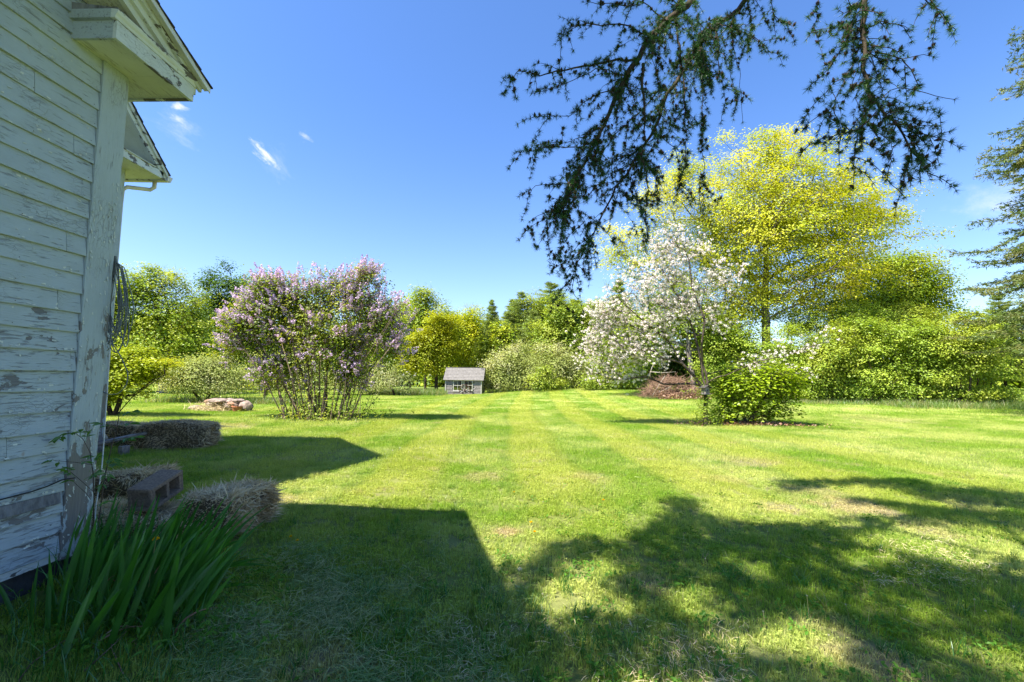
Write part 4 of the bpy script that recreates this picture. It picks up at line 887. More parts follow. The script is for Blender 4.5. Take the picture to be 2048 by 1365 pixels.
for i, (px, Y, lb, lab) in enumerate(HD):
    b = P(px, 800, Y); b[2] = float(terr(b[0], b[1]))
    lb = [(a_ + rng.uniform(-12, 12), b_ + rng.uniform(-16, 6), c_ * rng.uniform(.75, 1.05), d_ * rng.uniform(.8, 1.2)) for a_, b_, c_, d_ in lb] + [(px + rng.uniform(-40, 40), lb[0][1] - lb[0][3] * .8, 20, 18)]
    lb = lb + [(px - 35, 786, 40, 12), (px + 35, 788, 40, 12)] if i < 7 else lb
    bl = [[b + [rng.uniform(-.7, .7), rng.uniform(-.4, .4), -.1], b + [rng.uniform(-.8, .8), rng.uniform(-.5, .5), .9], P(l[0], l[1], Y)] for l in lb for _ in range(3)]
    tree('honeysuckle_bush', lab, 'shrub', b, lb, Y, 350 if i < 7 else 240, 60, 0.108, 0.25, 'l_hedge' if i % 3 != 2 else 'l_green', 'bark', rt=0.006, zmin=.05, group='bushes of the right hedge', limbs=bl, dz=1.0, trunk='stems', crown='foliage', flat=.5)
# -- low woods that close the gaps behind everything
mb = MB(); tr = MB(); C = []
for px in np.arange(-150, 2300, 17):
    Y = 62 + rng.uniform(-3, 6); top = (640 if px < 420 else 655 if px < 1300 else 690) + 22 * sin(px * .013) + rng.normal(0, 10)
    if px > 1960: Y = 50; top = 705
    if px > 2005: top = 735
    for q in range(15):
        C.append(P(px + rng.normal(0, 12), rng.uniform(top, 780), Y + rng.uniform(-2.5, 2.5)))
    b = P(px + rng.normal(0, 5), 785, Y); b[2] = float(terr(b[0], b[1])) - .3; tr.edges([b], [P(px, top, Y)], [.14], [.05], 5)
C = np.array(C); leaves(mb, C, 24, 0.95, 0.80, flat=.8)
tag(mb.build('distant_woods', M['l_green']), kind='stuff'); tag(tr.build('distant_tree_trunks', M['bark_dark']), kind='stuff')
# ------------------------------------------------------------------ the little shed
SL = G(890, 792); SY = 36.0
sp0 = P(890, 791, SY); sp1 = P(963, 788, SY); SW = sp1[0] - sp0[0]; gz = float(terr(sp0[0] + SW / 2, SY + 1)) 
sz = P(925, 759, SY)[2]; rzt = P(930, 736, SY + 1.3)[2]
shed = thing('garden_shed', 'small cedar shingled shed with pale grey gable roof at the end of the lawn', 'shed', (sp0[0], SY, gz - 0.05), -0.02)
EH = sz - gz + .05; RH = rzt - gz + .05; DP = 2.6
mb = MB(); mb.box((0.02, 0.02, 0), (SW - .02, DP - .02, EH)); mb.prism([(0.02, EH), (DP - .02, EH), (DP / 2, RH - .08)], 0, .02, SW - .02); mb.build('wall', M['shed_side'], shed)
mb = MB(); mb2 = MB(); wins = [(0.62, 1.34, 0.34, EH - .07), (SW - 1.42, SW - .70, 0.40, EH - .07)]
for r in range(13):
    z = r * 0.115 + .01
    if z + .1 > EH: break
    x = -rng.uniform(0, .1)
    while x < SW:
        w = rng.uniform(.09, .19); a, b_ = max(x, 0.01), min(x + w - .006, SW - .01); x += w
        if b_ - a < .02 or any(a < q[1] and b_ > q[0] and z + .1 > q[2] and z < q[3] for q in wins): continue
        mb.prism([(-.022 - rng.uniform(0, .008), z), (0.018, z), (0.018, z + .12), (0.010, z + .12)], 0, a, b_, tint=0.5)
    y = 0
    while y < DP:
        w = rng.uniform(.09, .19); a, b_ = y + .005, min(y + w, DP); y += w
        mb2.box((SW - .018, a, z), (SW + .02 + rng.uniform(0, .006), b_ - .001, z + .112))
tag(mb.build('shingles', M['shed_shingle'], shed), kind='stuff'); tag(mb2.build('shingles', M['shed_side'], shed), kind='stuff')
mb = MB()
for k in range(9):                                       # roof courses on both slopes
    for sg in (1, -1):
        f0, f1 = k / 9, (k + 1.25) / 9
        def q(f, d):
            y = DP / 2 - sg * (DP / 2 + .16) * f; z = RH - (RH - EH + .10) * f + d; return y, z
        y0, za = q(f0, 0.0); y1, zb = q(min(f1, 1.0), 0.03); V = []
        for x in (-.16, SW + .16): V += [(x, y0, za), (x, y1, zb), (x, y1, zb + .016), (x, y0, za + .012)]
        mb.add(V, [[0, 1, 2, 3], [7, 6, 5, 4], [0, 4, 5, 1], [1, 5, 6, 2], [2, 6, 7, 3], [3, 7, 4, 0]])
mb.box((-.16, DP / 2 - .07, RH + .012), (SW + .16, DP / 2 + .07, RH + .034)); mb.build('roof', M['shed_roof'], shed)
MB().box((-.10, -.06, EH - .09), (SW + .10, -.035, EH - .01)).build('fascia', M['shed_trim'], shed)
for x in (-.012, SW - .06): MB().box((x, -.045, 0), (x + .07, -.026, EH - .1)).build('corner_trim', M['shed_trim'], shed)
for (a, b_, c, d) in wins:
    mb = MB(); fw = .055
    for lo, hi in (((a, -.05, c), (a + fw, .0, d)), ((b_ - fw, -.05, c), (b_, .0, d)), ((a + fw + .001, -.05, c), (b_ - fw - .001, .0, c + fw)), ((a + fw + .001, -.05, d - fw), (b_ - fw - .001, .0, d))): mb.box(lo, hi)
    w = mb.build('window', M['shed_trim'], shed)
    mb = MB(); mz = (c + d) / 2; mx_ = (a + b_) / 2
    mb.box((a + fw + .002, -.04, mz - .02), (b_ - fw - .002, -.015, mz + .02)).box((mx_ - .012, -.038, c + fw + .002), (mx_ + .012, -.016, mz - .021)).box((mx_ - .012, -.038, mz + .021), (mx_ + .012, -.016, d - fw - .002)); mb.build('sash', M['shed_trim'], w)
    for (x0, x1) in ((a + fw, mx_), (mx_, b_ - fw)):
        for (z0, z1) in ((c + fw, mz), (mz, d - fw)): MB().box((x0 + .014, -.028, z0 + .022), (x1 - .014, -.024, z1 - .022)).build('pane', M['glass'], w)
    MB().box((a - .02, -.10, c - .05), (b_ + .02, -.0, c - .002)).build('sill', M['shed_trim'], w)
    MB().box((a + .04, .003, c + .04), (b_ - .04, .015, d - .04)).build('pane_backing', M['iron'], w)  # dark brown sheet set behind the panes
# weathered bench and box under the windows, wagon wheel leaning on the front
bx = sp0[0]
for (x0, x1, lab) in ((.62, 1.35, 'low brown wooden crate below the left shed window'), (SW - 1.38, SW - .70, 'low brown wooden crate below the right shed window')):
    c = thing('wooden_crate', lab, 'crate', (bx + x0, SY - .35 - .02 * x0, gz - .03), -0.02)
    for z in (0.03, .12):
        for y in (0, .23): MB().box((0, y, z), (x1 - x0, y + .015, z + .075)).build('slat', M['plank'], c)
    for x in (.02, x1 - x0 - .05): MB().box((x, .016, 0), (x + .03, .229, .20)).build('post', M['twig'], c)
wr = 0.42; wh = thing('wagon_wheel', 'rusty spoked wagon wheel leaning against the shed between its windows', 'wheel', (bx + SW * .545, SY - .17, gz + wr - .07)); wh.rotation_euler = (-.16, 0, 0)
a = np.linspace(0, 2 * pi, 33); mb = MB(); mb.tube(np.stack([cos(0) * wr * np.cos(a), 0 * a, wr * np.sin(a)], axis=1), .026, 6, cap=False); mb.build('rim', M['iron'], wh)
MB().tube([(0, -.07, 0), (0, .05, 0)], .07, 10).build('hub', M['iron'], wh)
for k in range(12):
    an = k * pi / 6; MB().tube([(.06 * cos(an), 0, .06 * sin(an)), (wr * .97 * cos(an), 0, wr * .97 * sin(an))], .014, 4).build('spoke', M['shed_trim'] if k % 2 else M['iron'], wh)

# ------------------------------------------------------------------ birdhouse on the apple trunk
bp = P(1411, 781, AY - .22); bh = thing('birdhouse', 'little grey roofed birdhouse feeder hung on the apple trunk', 'birdhouse', bp - [0, 0, .12], 0.35)
MB().box((-.12, -.12, 0), (.12, .12, .012)).build('tray', M['bare_wood'], bh)
MB().box((-.08, -.085, .013), (.08, .085, .19)).prism([(-.08, .19), (.08, .19), (0, .25)], 1, -.085, .085).build('box', M['plank'], bh)
for s in (-1, 1):
    mb = MB(); V = []
    for y in (-.135, .135): V += [(0, y, .262), (s * .15, y, .185), (s * .15, y, .197), (0, y, .276)]
    mb.add(V, [[0, 1, 2, 3], [7, 6, 5, 4], [0, 4, 5, 1], [1, 5, 6, 2], [2, 6, 7, 3], [3, 7, 4, 0]]); mb.build('roof', M['roofing'], bh)
MB().tube([(0, -.088, .12), (0, -.09, .12)], .022, 10).build('dark_hole_disc', M['black_wire'], bh)  # black disc on the closed box, painted for the shade inside a hole

# ------------------------------------------------------------------ stones
def rock(c, s, seed, lumps=2, name='stone', mt='stone', parent=None, origin=None, flatb=True):
    r = np.random.default_rng(seed); import bmesh
    bm = bmesh.new(); bmesh.ops.create_icosphere(bm, subdivisions=3, radius=1); V = np.array([v.co[:] for v in bm.verts]); F = np.array([[v.index for v in f.verts] for f in bm.faces]); bm.free()
    for _ in range(9):                                   # cut planes give flat broken faces
        n = r.normal(size=3); n /= np.linalg.norm(n); d = r.uniform(.62, .92); e = V @ n - d; V = V - np.where(e > 0, e * .88, 0)[:, None] * n
    V = V * (1 + 0.035 * np.sin(V @ (r.normal(size=3) * 7) + 1)[:, None] + 0.02 * np.sin(V @ (r.normal(size=3) * 15))[:, None])
    an = r.uniform(0, 6.28); V = V @ _rz(an).T @ np.eye(3); V = V * np.asarray(s); V = V + np.asarray(c) 
    mb = MB().add(V, F); return mb.build(name, M[mt], parent, origin=origin)
FB = G(455, 822); FY = FB[1]
pile = thing('stone_pile', 'heap of flat reddish fieldstones and dry weeds left of the lilac', 'stone pile', FB)
rs = [(424, 803, 16, 5), (438, 802, 20, 5), (455, 808, 14, 6), (450, 815, 22, 6), (466, 803, 16, 5), (480, 808, 15, 9), (452, 822, 20, 4), (462, 812, 14, 7), (434, 810, 14, 5), (472, 815, 14, 5), (446, 804, 12, 5), (458, 801, 12, 4), (440, 818, 14, 5), (477, 802, 12, 4), (420, 809, 12, 4), (430, 822, 12, 4), (463, 824, 12, 3), (410, 818, 10, 3), (468, 808, 12, 4)]
k = FY / FPX
for i, (px, py, rx, ry) in enumerate(rs):
    rock(P(px, py, FY + rng.uniform(-.1, .35)), (rx * k, rx * k * .9, ry * k * 1.15), 100 + i, mt='stone' if i % 3 else 'stone_red', parent=pile, origin=FB)
rock(P(445, 826, FY + .3) , (40 * k, .5, 14 * k), 55, name='rubble_core', mt='stone', parent=pile, origin=FB)
mb = MB(); n = 1600; c = P(425, 818, FY - .1); pos = c + rng.normal(size=(n, 3)) * [.38, .25, .11]; pos[:, 2] = np.abs(pos[:, 2] - .02) + .01
mb.scatter([(-.03, 0, 0), (.03, 0, 0), (0, 1, 0.1)], [(0, 1, 2)], pos, aframes(rdir(n) * [1, 1, .5] + [0, 0, .2]), .20 * rng.uniform(.5, 1.2, n), 0, rng.uniform(0, 1, n)); tag(mb.build('dry_weeds', M['straw'], pile, origin=FB), kind='stuff')
b = P(492, 817, FY - .15); tag(rock(b, (14.5 * k, .24, 15 * k), 7, name='boulder', mt='stone', origin=b), 'upright speckled boulder at the right end of the stone pile', 'boulder')
b = P(391, 818, FY + .2); tag(rock(b, (14 * k, .22, 7.5 * k), 12, name='boulder', mt='stone', origin=b), 'low sloping boulder lying alone left of the stone pile', 'boulder')
c = P(476, 822, FY - .3); pot = thing('planter', 'rusty terracotta coloured pot sunk between the boulder and the flat stones', 'planter', (c[0], c[1], 0.0))
a = np.linspace(0, 2 * pi, 17)[:-1]; V = []; rp = 11 * k
for (r_, z_) in ((rp * .7, -.02), (rp, .17), (rp * 1.06, .17), (rp * 1.06, .21), (rp * .92, .21), (rp * .86, .10)): V += [(r_ * cos(t_), r_ * sin(t_), z_) for t_ in a]
MB().add(V, [[i * 16 + j, i * 16 + (j + 1) % 16, (i + 1) * 16 + (j + 1) % 16, (i + 1) * 16 + j] for i in range(5) for j in range(16)]).build('pot', M['terracotta'], pot); a_ = V[-16:]; MB().add(a_, [[0, 2, 4, 6], [6, 8, 10, 12], [0, 6, 12, 14]]).build('soil', M['straw_core'], pot)

# ------------------------------------------------------------------ brush pile
BB = G(1345, 797); BY = BB[1]
br = thing('brush_pile', 'brown heap of cut brush and dead leaves behind the apple tree', 'brush pile', BB)
k = BY / FPX; mb = MB(); n = 1500
cx = rng.uniform(-1, 1, n); hgt = (1 - cx ** 2) ** .6 * 42 * k * np.where(cx > 0, .62 + .38 * (1 - cx), 1); A = np.stack([BB[0] + cx * 56 * k, BB[1] + rng.normal(0, .5, n), BB[2] + rng.uniform(0, 1, n) ** .7 * hgt], axis=1)
d = rdir(n) * [1, .8, .55]; d[:, 2] += .12; L = rng.uniform(.3, .95, n)[:, None]; mid = A + d * L * .5 + rng.normal(0, .04, (n, 3)); B = mid + (d + rng.normal(0, .3, (n, 3))) * L * .5
A[:, 2] = np.maximum(A[:, 2], BB[2]); mb.edges(A, mid, np.full(n, .011), np.full(n, .008), 4); mb.edges(mid, B, np.full(n, .008), np.full(n, .003), 4)
tag(mb.build('brushwood', M['twig'], br, origin=BB), kind='stuff')
mb = MB(); n = 4200; cx = rng.uniform(-.72, 1.1, n); pos = np.stack([BB[0] + cx * 56 * k, BB[1] - .2 + rng.normal(0, .45, n), BB[2] + np.abs(rng.normal(0, .16, n))], axis=1)
mb.scatter(LEAF_V, LEAF_F, pos, frames(rdir(n) + [0, 0, .8]), rng.uniform(.06, .12, n), 0, rng.uniform(0, 1, n)); tag(mb.build('dead_leaves', M['dead_leaf'], br, origin=BB), kind='stuff')
for pts in ([(1298, 755), (1304, 735), (1309, 726)], [(1300, 744), (1325, 746), (1352, 744)], [(1312, 787), (1330, 780), (1344, 772)], [(1370, 786), (1386, 778), (1400, 765)], [(1305, 792), (1318, 770), (1330, 752)]):
    mb = MB().tube([P(x, y, BY - .55) for x, y in pts], [.022, .018, .012], 6); mb.build('stick', M['dead_pale'], br, origin=BB, smooth=True)

# ------------------------------------------------------------------ straw bales against the house
def bale(label, c, size, rz, nst, seed, sag=.03, cut=None, bristle=(0, 1)):
    """a rough packed block with straws standing off its surface; cut: side whose straw ends face out"""
    r = np.random.default_rng(seed); L, Wd, H_ = size; b = thing('straw_bale', label, 'straw bale', c, rz, 'straw bales banked along the house')
    nx, ny_, nz = 14, 9, 6; V, F = [], []
    def grid(fn, a, b_):
        o = len(V)
        for i in range(a + 1):
            for j in range(b_ + 1): V.append(fn(i / a * 2 - 1, j / b_ * 2 - 1))
        for i in range(a):
            for j in range(b_): F.append([o + i * (b_ + 1) + j, o + (i + 1) * (b_ + 1) + j, o + (i + 1) * (b_ + 1) + j + 1, o + i * (b_ + 1) + j + 1])
    for s in (-1, 1):
        grid(lambda u, v: (s, u, v), ny_, nz); grid(lambda u, v: (u, s, v), nx, nz); grid(lambda u, v: (u, v, s), nx, ny_)
    V = np.array(V, float)
    def shape(q):
        q = np.array(q, float); w = 1 - .055 * (np.abs(q[:, 0]) ** 4 * np.abs(q[:, 2]) ** 4 + np.abs(q[:, 1]) ** 4 * np.abs(q[:, 2]) ** 4 + np.abs(q[:, 0]) ** 4 * np.abs(q[:, 1]) ** 4)
        q = q * w[:, None] * [L / 2, Wd / 2, H_ / 2]; q[:, 2] += H_ / 2
        q[:, 2] -= sag * (np.sin(q[:, 0] * 5 + seed) + 1) * (q[:, 2] / H_) ; q[:, :2] += .012 * np.sin(q[:, [2, 0]] * 23 + seed); return q
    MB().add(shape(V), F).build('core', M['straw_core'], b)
    S = np.array([[L * Wd, 2], [L * H_, 1], [L * H_, -1], [Wd * H_, 0], [Wd * H_, -10]]); faces = [(2, 1), (1, 1), (1, -1), (0, 1), (0, -1)]; ar = S[:, 0] / S[:, 0].sum(); mb = MB()
    for (ax, sg), a_ in zip(faces, ar):
        n = int(nst * a_ * (.6 if (ax, sg) == bristle else 1)); q = r.uniform(-1, 1, (n, 3)); q[:, ax] = sg * r.uniform(.9, 1.0, n); pos = shape(q); nv = np.zeros(3); nv[ax] = sg
        if cut == (ax, sg):
            d = nv * .9 + rdir(n, r) * .55; ln = r.uniform(.008, .03, n); wv = .0045; tn = r.uniform(0, .9, n) * .8
        else:
            lk = r.uniform(-1, 1, (max(8, n // 90), 3)) * [L / 2, Wd / 2, H_ / 2] + [0, 0, H_ / 2]; ld = rdir(len(lk), r); who = np.argmin(np.linalg.norm(pos[:, None] - lk[None], axis=2), axis=1); who = np.where(r.uniform(size=n) < .3, r.integers(0, len(lk), n), who)
            lie = np.array([.45, .65, .35]) if ax != 2 else np.array([.9, .5, .2]); d = (rdir(n, r) * .6 + ld[who] * .9) * lie * 2 + nv * r.uniform(.0, 1.3 if (ax, sg) == bristle else .45, n)[:, None]; d[:, 2] -= .05; ln = r.uniform(.03, .11, n) * (r.uniform(.7, 2.0, n) if (ax, sg) == bristle else 1); wv = .0058 if (ax, sg) == bristle else .0036; tn = np.clip(r.uniform(0, .7, n) + .35 * np.sin(who * 2.3), 0, 1)
        long_ = r.uniform(size=n) < .03; ln = np.where(long_ & (cut != (ax, sg)), ln * 1.9, ln)
        Mx = aframes(d); TV = np.array([(-.5, 0, 0), (.5, 0, 0), (.4, .5, .05), (-.4, .5, .05), (0, 1, -.02)])
        P0 = np.einsum('nij,mj->nmi', Mx, TV * [1, 0, 0]) * wv * 2 + np.einsum('nij,mj->nmi', Mx, TV * [0, 1, 1]) * ln[:, None, None] + pos[:, None]
        k_ = np.arange(n)[:, None] * 5; mb.add(P0.reshape(-1, 3), np.concatenate([k_ + [0, 1, 2], k_ + [0, 2, 3], k_ + [3, 2, 4]]), 0, np.repeat(tn, 5))
    tag(mb.build('loose_straw', M['straw'], b), kind='stuff'); return b
bale('nearest straw bale, dark cut end facing the viewer and bristling right side', (-2.56, 4.27, 0), (.46, .66, .36), -0.12, 15000, 3, .015, cut=(1, -1))
bale('low broken straw bale under the cinder block, its top slumped toward the house corner', (-3.30, 3.98, 0), (1.15, .52, .25), 0.05, 15000, 5, .03)
bale('greenish straw bale lying behind the cinder block', (-4.62, 5.25, 0), (1.35, .50, .30), 0.12, 9000, 8, .03)
bale('long straw bale whose right end reaches farthest into the lawn', (-6.30, 8.75, 0), (1.25, .60, .50), 0.20, 9000, 11, .02)
bale('straw bale behind the plank beside the farmhouse corner', (-7.42, 8.95, 0), (1.15, .55, .44), -0.05, 7000, 13, .02)
q0, q1 = P(186, 889, 7.9), P(292, 866, 8.4)
pl = thing('plank', 'weathered grey plank laid along the front of the farthest bales', 'plank', q0)
d = q1 - q0; mb = MB(); yv = nrm(np.cross([0, 0, 1], d)) ; L = np.linalg.norm(d); e1_ = d / L; zv = np.cross(e1_, yv); Mx_ = np.stack([e1_, yv, zv], axis=1)
mb.box((0, -.1, -.02), (L, .1, .02), M=Mx_); mb.build('board', M['plank'], pl)
mb = MB().box((.05, -.08, -.30), (.12, .08, -.02)).box((L * .7, -.08, -.28), (L * .7 + .07, .08, -.02)); mb.build('prop', M['plank'], pl)

# ------------------------------------------------------------------ cinder block
Bc, Cc, Ac = P(302, 981, 3.80), P(363, 942, 4.16), P(232, 987, 3.72)
ex = nrm(Cc - Bc); ey = nrm((Ac - Bc) - ex * ((Ac - Bc) @ ex)); ez = np.cross(ey, ex); ez = ez if ez[2] > 0 else -ez
blk = thing('cinder_block', 'dark concrete block lying tilted on the straw with its two hollows showing', 'concrete block', Bc)
Mb = np.stack([ex, ey, -ez], axis=1); Lb, Wb, Hb = .39, .19, .19; tk = .032; xs = [0, tk, Lb / 2 - tk / 2, Lb / 2 + tk / 2, Lb - tk, Lb]
mb = MB(); A_ = [(0, 0), (Lb, 0), (Lb, Hb), (0, Hb)]; hol = [((xs[1], tk), (xs[2], tk), (xs[2], Hb - tk), (xs[1], Hb - tk)), ((xs[3], tk), (xs[4], tk), (xs[4], Hb - tk), (xs[3], Hb - tk))]
# x-z outline with two cores through y; end hollows cut into the short faces
def slab(x0, x1, z0, z1, y0=0.0, y1=Wb): mb.box((x0, y0, z0), (x1, y1, z1), M=Mb)
slab(0.012, Lb - .012, 0, tk); slab(0.012, Lb - .012, Hb - tk, Hb); slab(xs[2], xs[3], tk + .0005, Hb - tk - .0005); slab(xs[1] - .010, xs[1] + .018, tk + .0005, Hb - tk - .0005, .002, Wb - .002); slab(xs[4] - .018, xs[4] + .010, tk + .0005, Hb - tk - .0005, .002, Wb - .002)
for x0, x1 in ((0, .0115), (Lb - .0115, Lb)):
    slab(x0, x1, 0.001, tk - .001); slab(x0, x1, Hb - tk + .001, Hb - .001)
for x0 in (0.0, Lb - .0215):
    slab(x0, x0 + .0215, tk + .0005, Hb - tk - .0005, 0.001, .028); slab(x0, x0 + .0215, tk + .0005, Hb - tk - .0005, Wb - .028, Wb - .001)
ob = mb.build('block', M['block'], blk); bv = ob.modifiers.new('bevel', 'BEVEL'); bv.width = .004; bv.segments = 2

# ------------------------------------------------------------------ cable coil on the corner, cords
def cpt(px, py, d=0.0): return P(px, py, 3.335 + d)
nail = cpt(224, 512, .02); coil = thing('cable_coil', 'loose coil of grey cable hung on a nail at the house corner', 'cable', nail)
r = np.random.default_rng(4)
for k in range(14):
    t_ = np.linspace(0, 2 * pi, 34); w = r.uniform(14, 27) * (1 if k % 3 else .55); h = r.uniform(62, 98); cx0 = r.uniform(226, 240) - (10 if k % 4 == 0 else 0)
    px = cx0 + (-w * np.sin(t_)) * (0.35 + .65 * np.clip((1 - np.cos(t_)) / 2 * 1.6, 0, 1)) ; lean = r.normal(-4, 7)
    px = px + lean * (1 - np.cos(t_)) / 2; py = 513 + h * (1 - np.cos(t_)); px = np.where((1 - np.cos(t_)) / 2 < .12, 224 + (px - 224) * .5, px)
    pts = [cpt(x, y, .035 + .02 * sin(k * 2.1 + j * .3)) for j, (x, y) in enumerate(zip(px, py))]; MB().tube(pts, .0034, 5, cap=False).build('cable_loop', M['wire'], coil, smooth=True, origin=nail)
for pts in ([(218, 660), (200, 610), (202, 650), (214, 664), (222, 668), (221, 600), (224, 520)], [(200, 640), (197, 670), (205, 688), (218, 690), (222, 665)], [(220, 680), (240, 710), (256, 745), (254, 770), (238, 788), (215, 790), (198, 778), (190, 750), (193, 720), (203, 690), (216, 660)], [(222, 560), (226, 566), (228, 560), (223, 554), (221, 562)]):
    pp = resample([cpt(x, y, .03) for x, y in pts], .006); pp = np.stack([np.convolve(np.pad(pp[:, i], 4, 'edge'), np.ones(9) / 9, 'valid') for i in range(3)], axis=1); MB().tube(pp[::3], .0034, 5).build('cable_loop', M['wire'], coil, smooth=True, origin=nail)
MB().tube([nail + [-.01, -.05, 0], nail + [.012, .03, .004]], .004, 6).build('nail', M['iron'], coil)
pp = [cpt(x, y, .05) for x, y in ((222, 665), (218, 720), (214, 790), (211, 830), (208, 880), (205, 920), (202, 950), (197, 980), (192, 1010), (190, 1030), (194, 1060), (197, 1092))]
tag(MB().tube(resample(pp, .03), .0042, 6).build('white_cord', M['white_cord'], smooth=True), 'thin white cord hanging from the coil down to the ground beside the corner', 'cord')
pp = [XP(x, y, -2.965) for x, y in ((-30, 1008), (0, 1000), (60, 985), (98, 972), (124, 960), (150, 956))]
tag(MB().tube(resample(pp, .03), .0042, 6).build('black_cable', M['black_wire'], smooth=True), 'black cable sagging across the lower clapboards of the near wall', 'cable')

# ------------------------------------------------------------------ iris clump
def blade_strip(p0, d0, L, w, bend, fold=.12, seg=6, face=None):
    """sword leaf as a tapering strip; returns V, F"""
    d = nrm(np.asarray(d0, float)); p = np.array(p0, float); V = []; s = nrm(np.cross(d, [0, 0, 1.0]) if face is None else np.asarray(face, float))
    for i in range(seg + 1):
        u = i / seg; ww = w * (0.75 + .55 * u - 1.3 * u ** 3 if u < 1 else 0.0) * .5; ww = max(ww, 0.0005); nn = np.cross(s, d)
        V += [p - s * ww, p + nn * fold * ww, p + s * ww]; d = nrm(d + np.asarray(bend) / seg); p = p + d * L / seg
    F = []
    for i in range(seg):
        a = i * 3; F += [[a, a + 1, a + 4, a + 3], [a + 1, a + 2, a + 5, a + 4]]
    return V, F
ic = G(300, 1240); ir = thing('iris_clump', 'dense clump of broad sword shaped iris leaves at the foot of the near wall', 'plant', ic)
specs = []
r = np.random.default_rng(21)
for i in range(165):
    px = 110 + 290 * r.uniform() ** .85; py = r.uniform(1150, 1290) - (px - 150) * .12
    tx = px + r.uniform(0, 90) + (px - 150) * .25; Lf = r.uniform(.34, .60); specs.append((px, py, r.uniform(.0, .36) + (px - 150) / 260 * .26, Lf * 1.06, r.uniform(.026, .042)))
specs += [(60, 1250, -.22, .34, .034), (95, 1270, -.25, .36, .04), (330, 1300, .05, .5, .04), (170, 1290, .28, .48, .045), (240, 1260, -.02, .55, .04), (160, 1300, .45, .42, .038), (380, 1170, 1.1, .50, .04), (400, 1150, 1.35, .52, .042), (390, 1190, 1.5, .46, .036), (30, 1240, -.5, .3, .03), (370, 1140, .95, .45, .04), (280, 1290, .35, .5, .04), (215, 1310, .25, .46, .042), (120, 1330, .15, .36, .035)]
for (px, py, tl, Lf, w) in specs:
    b = G(px, py); b[2] -= .01; V, F = blade_strip(b, (tl, r.normal(0, .15), 1.0), Lf, w, (tl * .45 + r.normal(.02, .06), r.normal(0, .07), -abs(tl) * .45), face=(cos(r.normal(0, .35)), sin(r.normal(0, .35)), r.normal(-tl * .6, .1)))
    MB().add(V, F, tint=r.uniform(0, 1)).build('leaf', M['l_iris'], ir, smooth=False, origin=ic)
for k in range(16):
    b = G(r.uniform(110, 400), r.uniform(1190, 1300)); V, F = blade_strip(b, (r.normal(.3, .5), r.normal(0, .4), .8), r.uniform(.2, .34), r.uniform(.014, .024), (r.normal(.6, .5), r.normal(0, .3), -1.5), face=(1, r.normal(0, .5), 0))
    if b[0] < -2.35: continue
    lf = MB().add(V, F, tint=r.uniform(0, 1)).build('leaf', M['dead_leaf'], ir, origin=ic); lf['label'] = 'withered tan iris leaf'
# coarse grass and weeds growing through and round the irises
def grass_strip(n, fn, L, w, name, mt, bend=.5, parent=None):
    mb = MB(); V, F = [], []; T = []
    p = fn(n); n = len(p); a = rng.uniform(0, 2 * pi, n); lean = rng.uniform(.05, .55, n); Ls = L * rng.uniform(.5, 1.15, n); ds = np.stack([np.cos(a) * lean, np.sin(a) * lean, np.ones(n)], axis=1); ds = nrm(ds); s = np.stack([-np.sin(a), np.cos(a), np.zeros(n)], axis=1) 
    tw_ = rng.uniform(0, 2 * pi, n); s = np.stack([np.cos(tw_), np.sin(tw_), np.zeros(n)], axis=1); ww = w * rng.uniform(.6, 1.3, n); q = p.copy(); rows = []
    for i, k_ in enumerate((1.0, .85, .55, 0.03)):
        rows.append(q - s * (ww * k_ * .5)[:, None]); rows.append(q + s * (ww * k_ * .5)[:, None]); q = q + ds * (Ls / 3)[:, None]; ds = nrm(ds + np.stack([np.cos(a), np.sin(a), -.6 * np.ones(n)], axis=1) * (bend * lean * .9 + .03)[:, None])
    V = np.stack(rows, axis=1).reshape(-1, 3); b = np.arange(n)[:, None] * 8; F = np.concatenate([b + [0, 1, 3, 2], b + [2, 3, 5, 4], b + [4, 5, 7, 6]])
    mb.add(V, F, 0, np.repeat(rng.uniform(0, 1, n), 8)); return tag(mb.build(name, M[mt], parent), kind='stuff')
def pxpatch(boxes, jit=0.0):
    def fn(n):
        o = []
        for i in range(n):
            x0, y0, x1, y1 = boxes[rng.integers(len(boxes))]; o.append(G(rng.uniform(x0, x1), rng.uniform(y0, y1)))
        return np.array(o)
    return fn
grass_strip(620, pxpatch([(60, 1110, 420, 1270), (150, 1090, 260, 1140)]), .36, .007, 'coarse_grass', 'l_iris', .7)
grass_strip(500, pxpatch([(0, 1230, 480, 1400)]), .16, .006, 'coarse_grass', 'l_iris', .8)
mb = MB(); c = pxpatch([(20, 1180, 480, 1365), (380, 1150, 560, 1330)])(110); c[:, 2] += rng.uniform(.03, .12, len(c)); leaves(mb, c, 5, .03, .042, flat=.8, up=.8, aspect=.55); tag(mb.build('weeds', M['l_weed']), kind='stuff')
mb = MB(); c = pxpatch([(560, 1040, 2048, 1400), (1000, 960, 2048, 1200)])(230); c = np.repeat(c, 5, axis=0) + rng.normal(0, .045, (1150, 3)) * [1, 1, 0]; c[:, 2] += rng.uniform(.02, .05, len(c)); leaves(mb, c, 3, .014, .030, flat=.5, up=1.2, aspect=.8); tag(mb.build('clover', M['l_weed']), kind='stuff')

def tufts(nt, boxes, k, L, w, mt='l_tallgrass'):
    c = pxpatch(boxes)(nt)
    grass_strip(nt * k, lambda n: np.repeat(c, k, axis=0) + rng.normal(0, .018, (nt * k, 3)) * [1, 1, 0], L, w, 'grass_tufts', mt, .6)
tufts(90, [(560, 1030, 2048, 1380), (700, 1150, 1500, 1400)], 22, .12, .0042, 'l_iris')
tufts(120, [(900, 950, 2048, 1380), (560, 1000, 1000, 1300)], 18, .10, .0038)

